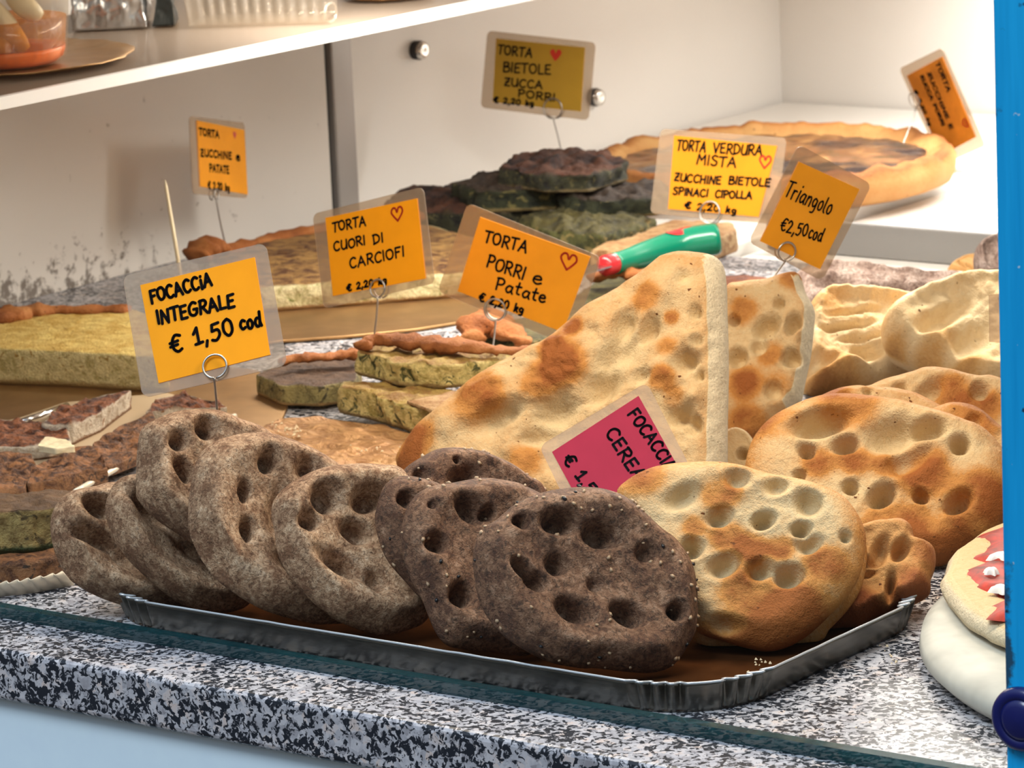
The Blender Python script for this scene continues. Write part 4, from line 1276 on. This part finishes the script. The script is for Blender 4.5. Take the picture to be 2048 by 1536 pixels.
v, f = lathe([(0, z0 + .0145), (.0510, z0 + .0145), (.0535, z0 + .038), (0, z0 + .039)], bc[0], bc[1], 96)
mesh_obj('orange_broth', v, f, M['oil_haze'], tb, tb.location)
rnd = random.Random(9)
tw = np.array([EYE[0] - bc[0], EYE[1] - bc[1], 0]); tw /= np.linalg.norm(tw)
sdv = np.array([-tw[1], tw[0], 0])
for i, (sx, sz, ln, tl) in enumerate(((-.014, .038, .052, 1.15), (.004, .036, .050, 1.0), (-.034, .036, .05, 1.35), (.020, .050, .030, .7), (-.004, .020, .022, .2), (-.028, .014, .024, -.2))):
    dep = math.sqrt(max(0, .042 ** 2 - sx ** 2)) - .006
    c0 = np.array([bc[0], bc[1], z0 + sz]) + sdv * sx + tw * dep
    dvec = sdv * math.cos(tl) - np.array([0, 0, 1.0]) * math.sin(tl)
    P = catmull([c0 - dvec * ln / 2, c0 + tw * .002, c0 + dvec * ln / 2], 8)
    P = [np.array([p[0], p[1], max(p[2], z0 + .010)]) for p in P]
    vv, f2 = tube_geo(P, [.0045 + .0048 * math.sin(math.pi * (k + 1) / (len(P) + 1)) for k in range(len(P))], 12, True)
    mesh_obj('cream_strip', vv, f2, M['squid'], tb, c0)

# foil parcel
fa, fb = on_z(146, 63, ZS), on_z(292, 56, ZS)
def foil_box(name, A, B, depth, h, mat, amp, seed, lean=0.0, ribs=0):
    ex = B - A; L = np.linalg.norm(ex); ex = ex / L
    ey = np.array([-ex[1], ex[0], 0])
    if np.dot(ey, [-1, 1, 0]) < 0: ey = -ey
    v, f = [], []
    nx, nyy, nz = 60, 24, 20
    def P(x, y, z):
        p = A + ex * x * L + ey * y * depth + np.array([0, 0, z * h])
        out = (ex * (x - .5) * 2 + ey * (y - .5) * 2)
        p = p + out * lean * z
        w = fbm(p, 55, seed, 4)
        q = p + (ex * fbm(p, 70, seed + 3) + ey * w) * amp * (0.4 + z) + np.array([0, 0, w * amp * z])
        if ribs:
            q = q - ey * (0.0022 * math.cos(x * ribs * 2 * math.pi) * (1 if y < .5 else -1) * min(1, z * 4))
        q[2] = max(q[2], A[2] + .0004)
        return q
    ringpts = [(i / nx, 0) for i in range(nx)] + [(1, i / nyy) for i in range(nyy)] + [(1 - i / nx, 1) for i in range(nx)] + [(0, 1 - i / nyy) for i in range(nyy)]
    n = len(ringpts)
    for k in range(nz + 1):
        for x, y in ringpts: v.append(P(x, y, k / nz))
    for k in range(nz):
        for i in range(n):
            j = (i + 1) % n
            f.append((k * n + i, k * n + j, (k + 1) * n + j, (k + 1) * n + i))
    f.append(tuple(range(n))[::-1])
    b = len(v)
    v.append(P(.5, .5, 1.05))
    for i in range(n): f.append((nz * n + i, nz * n + (i + 1) % n, b))
    return mesh_obj(name, v, f, mat, None, A + ex * L / 2)
o = foil_box('foil_parcel', fa, fb, 0.08, 0.050, M['foil'], 0.006, 4)
tag(o, 'crinkled foil parcel behind the tub on the upper shelf', 'parcel')
o = foil_box('dark_gap_block', on_z(306, 54, ZS), on_z(350, 52, ZS), 0.05, 0.045, M['dark'], 0.004, 6, -.006)  # dark block added where there is only a blackish gap
tag(o, 'dark block added for the gap between the foil parcel and the ribbed clear box', 'gap block')
A, B = on_z(378, 54, ZS), on_z(648, 46, ZS)
o = foil_box('ribbed_box', A, B, 0.07, 0.045, M['plastic'], 0.0008, 8, 0.004, ribs=12)
tag(o, 'clear ribbed plastic box on the upper shelf beside the dark gap block', 'box')
rp = [B + np.array([0, 0, .008]) + .011 * np.array([-.2 * math.cos(2 * math.pi * k / 24), 1.0 * math.cos(2 * math.pi * k / 24) + .9, .75 * math.sin(2 * math.pi * k / 24)]) for k in range(24)]
mesh_obj('moulded_tab', *tube_geo(rp, .0012, 8, closed=True), M['plastic'], o, B)
c = on_z(775, -6, ZS)
o = disc('round_cake_plate', c[0], c[1], [(0, ZS), (.034, ZS), (.042, ZS + .003), (.042, ZS + .004), (.034, ZS + .0012), (0, ZS + .0012)], M['goldcard'], None, 120, 0.03, 6)
tag(o, 'small gold card plate cut by the top picture edge on the upper shelf', 'plate')

# toothpick left of the tilted small card
b0, b1 = on_z(357, 527, .036), on_z(330, 360, .110)
A = np.array(on_z(357, 600, .030)); A = on_plane(362, 556, A, -FWD); T1 = on_plane(330, 360, A, -FWD)
pk = mesh_obj('toothpick', *tube_geo([A, A + (T1 - A) * .5, A + (T1 - A) * .93, T1], [.0017, .0017, .0014, .0004], 10), M['wood'], None, A)
tag(pk, 'pale wooden skewer stuck upright in the potato tart', 'skewer')


# ------------------------------------------------------------------ price cards: hand lettering
G = {
 'A': (.72, '0,0 .36,1 .70,0|.14,.36 .58,.38'), 'B': (.62, '.06,0 .06,1|~.06,1 .45,.98 .50,.72 .10,.54|~.10,.54 .58,.48 .56,.08 .06,0'),
 'C': (.66, '~.62,.88 .40,1 .12,.80 .04,.42 .18,.06 .42,0 .62,.12'), 'D': (.70, '.08,0 .08,1|~.02,1 .40,.98 .66,.66 .56,.20 .02,0'),
 'E': (.56, '.52,1 .06,.96 .06,.02 .54,.04|.06,.52 .44,.54'), 'F': (.54, '.06,0 .08,1 .56,1|.08,.54 .42,.56'),
 'G': (.72, '~.62,.90 .36,1 .06,.66 .10,.16 .40,0 .64,.14 .66,.44|.42,.46 .70,.46'), 'H': (.66, '.06,0 .06,1|.58,0 .60,1|.06,.5 .6,.52'),
 'I': (.16, '.08,0 .08,1'), 'i': (.2, '.1,0 .1,.72|.12,.98 .13,1.02'), 'L': (.52, '.08,1 .06,.02 .52,.04'), 'M': (.78, '.04,0 .10,1 .38,.42 .66,1 .74,0'),
 'N': (.68, '.04,0 .08,1 .58,0 .62,1'), 'O': (.74, '~.40,.98 .10,.84 .04,.40 .26,.02 .60,.14 .70,.60 .52,.94 .30,.94'),
 'P': (.60, '.08,0 .08,1|~.02,.96 .40,1 .58,.76 .42,.50 .08,.46'), 'R': (.64, '.08,0 .08,1|~.02,.96 .40,1 .56,.76 .40,.52 .10,.48|.24,.50 .64,0'),
 'S': (.56, '~.52,.92 .26,1 .06,.78 .26,.54 .50,.40 .46,.08 .20,0 .02,.12'), 'T': (.62, '0,.96 .66,1|.32,.98 .30,0'), 'U': (.66, '~.06,1 .04,.30 .24,0 .50,.10 .60,.50 .60,1 .62,.6 .64,0'),
 'V': (.64, '.02,1 .30,0 .64,1'), 'Z': (.60, '.06,.96 .54,1 .06,.04 .58,.02|.16,.5 .46,.52'),
 'a': (.56, '~.48,.52 .24,.60 .04,.30 .20,.02 .44,.20 .50,.56 .48,.20 .58,0'), 'c': (.46, '~.44,.52 .22,.60 .04,.30 .20,.0 .44,.08'),
 'o': (.50, '~.28,.60 .06,.44 .10,.06 .34,.02 .46,.30 .34,.58 .22,.58'), 'd': (.54, '~.44,.50 .20,.58 .04,.28 .18,.0 .42,.14 .50,.98 .46,.30 .54,0'),
 'e': (.50, '~.06,.32 .44,.38 .34,.60 .10,.52 .04,.20 .24,0 .48,.12'), 'g': (.54, '~.46,.50 .22,.60 .06,.34 .22,.08 .44,.24 .48,.50 .44,-.20 .14,-.30'),
 'k': (.48, '.06,0 .12,1|~.12,.30 .40,.60 .34,.36 .12,.30|.16,.30 .46,0'), 'l': (.22, '~.06,.98 .06,.20 .20,.02'), 'n': (.54, '.06,0 .06,.58|~.06,.36 .26,.60 .44,.44 .48,0'),
 'r': (.40, '.06,0 .06,.58|~.06,.34 .20,.58 .40,.56'), 't': (.44, '~.20,1 .18,.16 .38,.04|.02,.64 .42,.68'), 'z': (.4, '.04,.56 .4,.58 .04,.02 .42,.02'),
 '0': (.60, '~.34,1 .10,.80 .06,.30 .28,0 .52,.24 .52,.76 .34,1'), '1': (.40, '.02,.66 .26,1 .22,.02|.02,.02 .44,.06'), '2': (.58, '~.06,.78 .28,1 .50,.78 .34,.42 .04,.02|.04,.02 .56,.04'),
 '5': (.58, '.54,1 .16,.96 .12,.58|~.12,.58 .44,.60 .52,.28 .30,0 .06,.06'), ',': (.2, '.14,.10 .04,-.22'), '€': (.66, '~.62,.92 .34,1 .14,.66 .16,.24 .38,0 .62,.10|.0,.60 .46,.64|.0,.38 .42,.42'),
 ' ': (.42, ''),
}
HEART = '~.5,.08 .20,.42 .04,.70 .18,.94 .38,.92 .5,.66 .64,.94 .86,.94 .96,.68 .78,.38 .5,.06'


def ribbon(strokes, pen):
    """flat pen lines: a round dot at each point, a quad along each step; 2D"""
    V, Fc = [], []
    for s in strokes:
        for i, p in enumerate(s):
            b = len(V)
            for k in range(8):
                w = 2 * math.pi * k / 8 + .39
                V.append((p[0] + pen * math.cos(w), p[1] + pen * math.sin(w)))
            Fc.append(tuple(range(b, b + 8)))
            if i:
                q = s[i - 1]
                d = np.array([p[0] - q[0], p[1] - q[1]])
                L = np.linalg.norm(d)
                if L < 1e-9: continue
                nn = np.array([-d[1], d[0]]) / L * pen * .97
                b = len(V)
                V += [(q[0] - nn[0], q[1] - nn[1]), (p[0] - nn[0], p[1] - nn[1]), (p[0] + nn[0], p[1] + nn[1]), (q[0] + nn[0], q[1] + nn[1])]
                Fc.append((b, b + 1, b + 2, b + 3))
    return V, Fc


def glyph_strokes(spec):
    out = []
    for s in spec.split('|'):
        if not s: continue
        sm = s.startswith('~')
        P = [np.array(p) for p in pts(s.lstrip('~'))]
        out.append(catmull(P, 5) if sm and len(P) > 2 else P)
    return out


def write(text, a, b, h, rnd):
    """strokes of a line whose baseline runs from a to b (2D, card plane) with cap height h"""
    a, b = np.array(a), np.array(b)
    L = np.linalg.norm(b - a)
    ex = (b - a) / L
    ey = np.array([-ex[1], ex[0]])
    gap = .16
    tot = sum(G[c][0] + gap for c in text) - gap
    sx = L / tot
    out, x = [], 0.0
    for c in text:
        w, spec = G[c]
        jy = rnd.uniform(-.05, .05) * h
        sl = rnd.uniform(-.02, .08)
        for s in glyph_strokes(spec):
            out.append([a + ex * ((p[0] + x) * sx + sl * p[1] * h) + ey * (p[1] * h + jy) for p in s])
        x += w + gap
    return out


CARDS = {
's1':((-0.2126, 0.1316, 0.175),(0.8297, 0.5228, 0.1954),(-0.3863, 0.2854, 0.8771),0.0971,0.0841,(-0.2002, 0.1227, 0.108)),
's2':((-0.4433, 0.5974, 0.1254),(0.9645, 0.0877, 0.2491),(-0.2628, 0.2252, 0.9382),0.1075,0.0756,(-0.4374, 0.5841, 0.06)),
's3':((-0.3961, 0.7214, 0.0862),(0.8866, 0.2901, -0.3602),(0.3292, 0.1512, 0.9321),0.1172,0.0771,(-0.4078, 0.6988, 0.035)),
's4':((0.086, 0.1723, 0.0938),(0.6944, -0.3979, -0.5995),(0.7108, 0.509, 0.4854),0.1049,0.0785,(0.0776, 0.1542, 0.05)),
's5':((-0.0908, 0.6735, 0.1641),(0.4089, 0.7526, -0.5161),(0.3008, 0.4228, 0.8548),0.0706,0.0805,(-0.1107, 0.6454, 0.115)),
's6':((-0.494, 1.1574, 0.0907),(0.9954, 0.0922, -0.0252),(-0.0022, 0.2853, 0.9584),0.1272,0.0772,(-0.4882, 1.1453, 0.03)),
's7':((-0.8552, 1.3848, 0.1336),(0.9779, 0.1903, -0.0865),(0.0594, 0.1437, 0.9878),0.1178,0.0769,(-0.8307, 1.3832, 0.06)),
's8':((-0.9265, 0.9795, 0.1092),(-0.2679, 0.9418, -0.203),(-0.1279, 0.1741, 0.9764),0.1206,0.0707,(-0.9144, 0.9672, 0.03)),
's9':((-0.602, 1.7369, 0.0645),(0.4034, 0.0633, -0.9128),(0.8583, -0.372, 0.3535),0.1091,0.0806,(-0.6296, 1.7083, 0.035)),
}


def card(key, label, mat, card_px, lines, heart=None, heart_fill=False, pen=0.0007, ring=None, ring_px=22, pin=None, back=1.0, group='handwritten price cards', double=True):
    ce, u, v, W, H, P0 = (np.array(x) if isinstance(x, tuple) else x for x in CARDS[key])
    ce = EYE + (ce - EYE) * back
    W, H = W * back, H * back
    u = u / np.linalg.norm(u)
    v = v - u * np.dot(u, v); v /= np.linalg.norm(v)
    n = np.cross(u, v)
    t = empty('price_card', ce)
    tag(t, label, 'price card', group)

    def to2(x, y):
        p = on_plane(x, y, ce, n) - ce
        return np.array([p @ u, p @ v])

    def lift(vv, d): return [ce + u * p[0] + v * p[1] + n * d for p in vv]

    def sheet(name, poly, d0, d1, mt):
        m = len(poly)
        vv = lift(poly, d0) + lift(poly, d1)
        ff = [tuple(range(m))[::-1], tuple(range(m, 2 * m))] + [(i, (i + 1) % m, m + (i + 1) % m, m + i) for i in range(m)]
        return mesh_obj(name, vv, ff, mt, t, ce, smooth=False)

    r = 0.0055
    rr = [(sx * (W / 2 - r) + r * math.cos(a), sy * (H / 2 - r) + r * math.sin(a))
          for sx, sy, a0 in ((1, -1, -90), (1, 1, 0), (-1, 1, 90), (-1, -1, 180)) for a in [math.radians(a0 + 90 * k / 8) for k in range(9)]]
    sheet('plastic_sleeve', rr, -0.0006, 0.0006, M['laminate'])
    C = [to2(*p) for p in card_px]
    Cc = sheet('paper', C[::-1], -0.0007, 0.0009, mat)
    rnd = random.Random(sum(map(ord, key)))
    k = np.linalg.norm(ce - EYE) / FPX
    S = []
    for text, a, b, h in lines:
        A2, B2 = to2(*a), to2(*b)
        S += write(text, A2, B2, h * k * .9, rnd)
    vv, ff = ribbon(S, pen)
    mesh_obj('lettering', lift(vv, 0.00115), ff, M['ink'], Cc, ce, smooth=False)
    if heart:
        hx, hy, hs = heart
        hc = to2(hx, hy)
        ex = to2(lines[0][2][0], lines[0][2][1]) - to2(lines[0][1][0], lines[0][1][1])
        ex /= np.linalg.norm(ex); ey = np.array([-ex[1], ex[0]])
        pl_ = catmull([np.array(p) for p in pts(HEART[1:])], 6)
        pl_ = [hc + ex * (p[0] - .5) * hs * k + ey * (p[1] - .5) * hs * k for p in pl_]
        if heart_fill:
            vv, ff = pl_[:-1], [tuple(range(len(pl_) - 1))[::-1]]
        else:
            vv, ff = ribbon([pl_], pen * .95)
        mesh_obj('red_heart', lift(vv, 0.0012), ff, M['red_ink'], Cc, ce, smooth=False)
    if ring:
        rc = on_plane(ring[0], ring[1], ce + n * 0.0022, n)
        R0 = ring_px * k
        down = -RX * 0.0 + DN
        dv = down - n * np.dot(down, n); dv /= np.linalg.norm(dv)
        du = np.cross(dv, n)
        c2 = [rc + R0 * (math.cos(a) * dv + math.sin(a) * du) + n * (0.0006 if a < 6.0 else 0) for a in np.linspace(0.02, 6.1, 40)]
        c3 = [rc - n * 0.0046 + R0 * (math.cos(a) * dv + math.sin(a) * du) for a in np.linspace(0.02, 6.1, 40)]
        foot = on_plane(pin[0], pin[1], np.asarray(P0), -FWD)
        bot = rc + R0 * dv
        g = [tube_geo(c2, 0.00075, 8), tube_geo(catmull([bot, bot * .5 + foot * .5 - n * .0006, foot, foot + (foot - bot) * .18], 6), 0.00075, 8)]
        if double: g.append(tube_geo(c3, 0.00075, 8))
        vv, ff = join(*g)
        mesh_obj('wire_holder', vv, ff, M['wire'], t, ce)
    return t


card('s1', 'orange price card reading FOCACCIA INTEGRALE above the wholemeal focacce', M['orange'], [(281, 571), (510, 515), (541, 710), (318, 767)],
     [('FOCACCiA', (304, 607), (425, 572), 29), ('INTEGRALE', (317, 649), (470, 614), 30), ('€ 1,50', (344, 706), (470, 669), 38), ('cod', (482, 661), (524, 651), 33)],
     pen=0.00105, ring=(430, 733), ring_px=24, pin=(437, 856))
card('s2', 'orange price card reading TORTA CUORI DI CARCIOFI', M['orange'], [(652, 436), (835, 397), (852, 557), (667, 592)],
     [('TORTA', (667, 464), (733, 451), 21), ('CUORI', (670, 503), (732, 489), 20), ('DI', (749, 489), (768, 484), 20), ('CARCIOFI', (702, 537), (810, 512), 22), ('€ 2,20 kg', (696, 582), (775, 566), 14)],
     heart=(796, 429, 30), pen=0.00085, ring=(756, 577), ring_px=18, pin=(749, 668))
card('s3', 'orange price card reading TORTA PORRI e PATATE, tilted clockwise', M['amber'], [(961, 434), (1181, 513), (1126, 664), (916, 582)],
     [('TORTA', (968, 482), (1052, 506), 26), ('PORRI', (973, 533), (1047, 558), 28), ('e', (1065, 564), (1083, 569), 30), ('Patate', (991, 577), (1090, 606), 27), ('€ 2,20 kg', (958, 601), (1046, 627), 18)],
     heart=(1137, 524, 36), pen=0.0009, ring=(990, 619), ring_px=22, pin=(987, 684))
card('s4', 'crimson price card leaning at an angle behind the front oval focaccia', M['pink'], [(1278, 793), (1403, 1018), (1226, 1128), (1105, 905)],
     [('FOCACCIA', (1257, 830), (1336, 945), 26), ('CEREALI', (1212, 868), (1290, 992), 28), ('€ 1,50', (1127, 921), (1190, 1008), 26)], pen=0.00085, back=1.02)
card('s5', 'orange price card reading Triangolo, tilted, pinned in the smaller triangle', M['amber'], [(1597, 323), (1718, 378), (1639, 538), (1520, 482)],
     [('Triangolo', (1566, 391), (1657, 430), 36), ('€2,50', (1557, 460), (1611, 473), 27), ('cod', (1614, 474), (1640, 482), 30)], pen=0.0007, ring=(1573, 503), ring_px=19, pin=(1540, 566))
card('s6', 'orange price card reading TORTA VERDURA MISTA above the knife', M['amber_dimmed'], [(1349, 271), (1555, 292), (1518, 434), (1337, 418)],
     [('TORTA', (1354, 300), (1411, 305), 23), ('VERDURA', (1427, 306), (1524, 311), 22), ('MISTA', (1394, 328), (1472, 336), 22), ('ZUCCHINE', (1349, 362), (1442, 369), 17), ('BIETOLE', (1458, 368), (1540, 374), 17), ('SPINACI', (1347, 389), (1416, 394), 16), ('CIPOLLA', (1431, 395), (1504, 398), 16), ('€ 2,20 kg', (1370, 417), (1473, 427), 14)],
     heart=(1531, 325, 27), pen=0.00095, ring=(1420, 425), ring_px=22, pin=(1437, 492))
card('s7', 'mustard price card reading TORTA BIETOLE ZUCCA PORRI before the white panel', M['mustard'], [(993, 77), (1170, 95), (1162, 223), (986, 204)],
     [('TORTA', (996, 108), (1064, 114), 20), ('BIETOLE', (1007, 143), (1102, 149), 21), ('ZUCCA', (1009, 171), (1085, 177), 17), ('PORRI', (1037, 194), (1110, 202), 16), ('€ 2,20 kg', (988, 205), (1068, 212), 12)],
     heart=(1112, 111, 27), heart_fill=True, pen=0.00095, ring=(1106, 217), ring_px=20, pin=(1123, 304))
card('s8', 'small orange price card seen obliquely before the spotted left panel', M['amber'], [(392, 241), (487, 260), (494, 389), (399, 373)],
     [('TORTA', (396, 270), (436, 277), 15), ('ZUCCHINE', (399, 312), (461, 319), 15), ('e', (470, 321), (478, 322), 18), ('PATATE', (417, 343), (456, 347), 16), ('€ 2,20 kg', (414, 377), (457, 382), 15)],
     heart=(467, 271, 17), heart_fill=True, pen=0.0010, ring=(432, 389), ring_px=10, pin=(452, 494))
card('s9', 'burnt orange price card tipped on its corner beside the blue post', M['burnt'], [(1885, 113), (1952, 274), (1883, 311), (1815, 151)],
     [('TORTA', (1873, 126), (1896, 183), 14), ('ZUCCHINE E', (1856, 145), (1902, 258), 12), ('ZUCCA PORRI', (1842, 151), (1886, 251), 11), ('€ 2,20 kg', (1830, 181), (1860, 251), 10)],
     heart=(1931, 246, 18), pen=0.0010, ring=(1829, 200), ring_px=15, pin=(1811, 276))

# edge of another card behind the post
cpn = normal(-.6, .1)
q = [on_plane(x, y, on_z(1985, 700, .09), cpn) for x, y in ((1979, 590), (2060, 583), (2060, 690), (1980, 684))]
vv = [p for p in q] + [p + cpn * .0012 for p in q]
o = mesh_obj('price_card', vv, [(3, 2, 1, 0), (4, 5, 6, 7), (0, 1, 5, 4), (1, 2, 6, 5), (2, 3, 7, 6), (3, 0, 4, 7)], M['laminate'], None, q[0], smooth=False)
tag(o, 'blank pale edge of a plastic card sticking out from behind the blue post', 'price card')


# ------------------------------------------------------------------ crumbs and loose bits
def crumbs(name, label, regions, mat, seed):
    rnd = random.Random(seed)
    V, Fc = [], []
    for (px0, py0, px1, py1, z, n, s0, s1) in regions:
        for _ in range(n):
            t, w = rnd.random(), rnd.gauss(0, 1)
            p = on_z(px0 + (px1 - px0) * t + w * 6, py0 + (py1 - py0) * t + rnd.gauss(0, 1) * 5, z)
            s = rnd.uniform(s0, s1)
            b = len(V)
            base = [(1, 0, 0), (-1, 0, 0), (0, 1, 0), (0, -1, 0), (0, 0, 1), (0, 0, -.6)]
            for q in base:
                V.append(p + s * np.array(q) * rnd.uniform(.55, 1.2) + np.array([0, 0, s * .75]))
            for a, c, d in ((0, 2, 4), (2, 1, 4), (1, 3, 4), (3, 0, 4), (2, 0, 5), (1, 2, 5), (3, 1, 5), (0, 3, 5)):
                Fc.append((b + a, b + c, b + d))
    o = mesh_obj(name, V, Fc, mat, None, V[0], smooth=False)
    return tag(o, label, 'crumbs', kind='stuff')


crumbs('bread_crumbs', 'pale crumbs scattered over the wrinkled gold paper board', [
    (545, 850, 600, 870, .0125, 26, .0008, .0022), (520, 880, 640, 905, .0125, 22, .0006, .0016), (700, 900, 810, 905, .0125, 12, .0007, .0016)], M['crumb'], 3)
crumbs('bread_crumbs', 'few crumbs on the tray floor under the front oval focaccia', [(1500, 1335, 1560, 1312, .0024, 10, .0007, .0015)], M['crumb'], 4)
crumbs('bread_crumbs', 'fine crumbs on the granite between the tray and the marble disc', [(1750, 1262, 1790, 1330, .0004, 12, .0005, .0012), (1560, 1480, 1800, 1440, .0004, 10, .0004, .0008)], M['crumb'], 5)
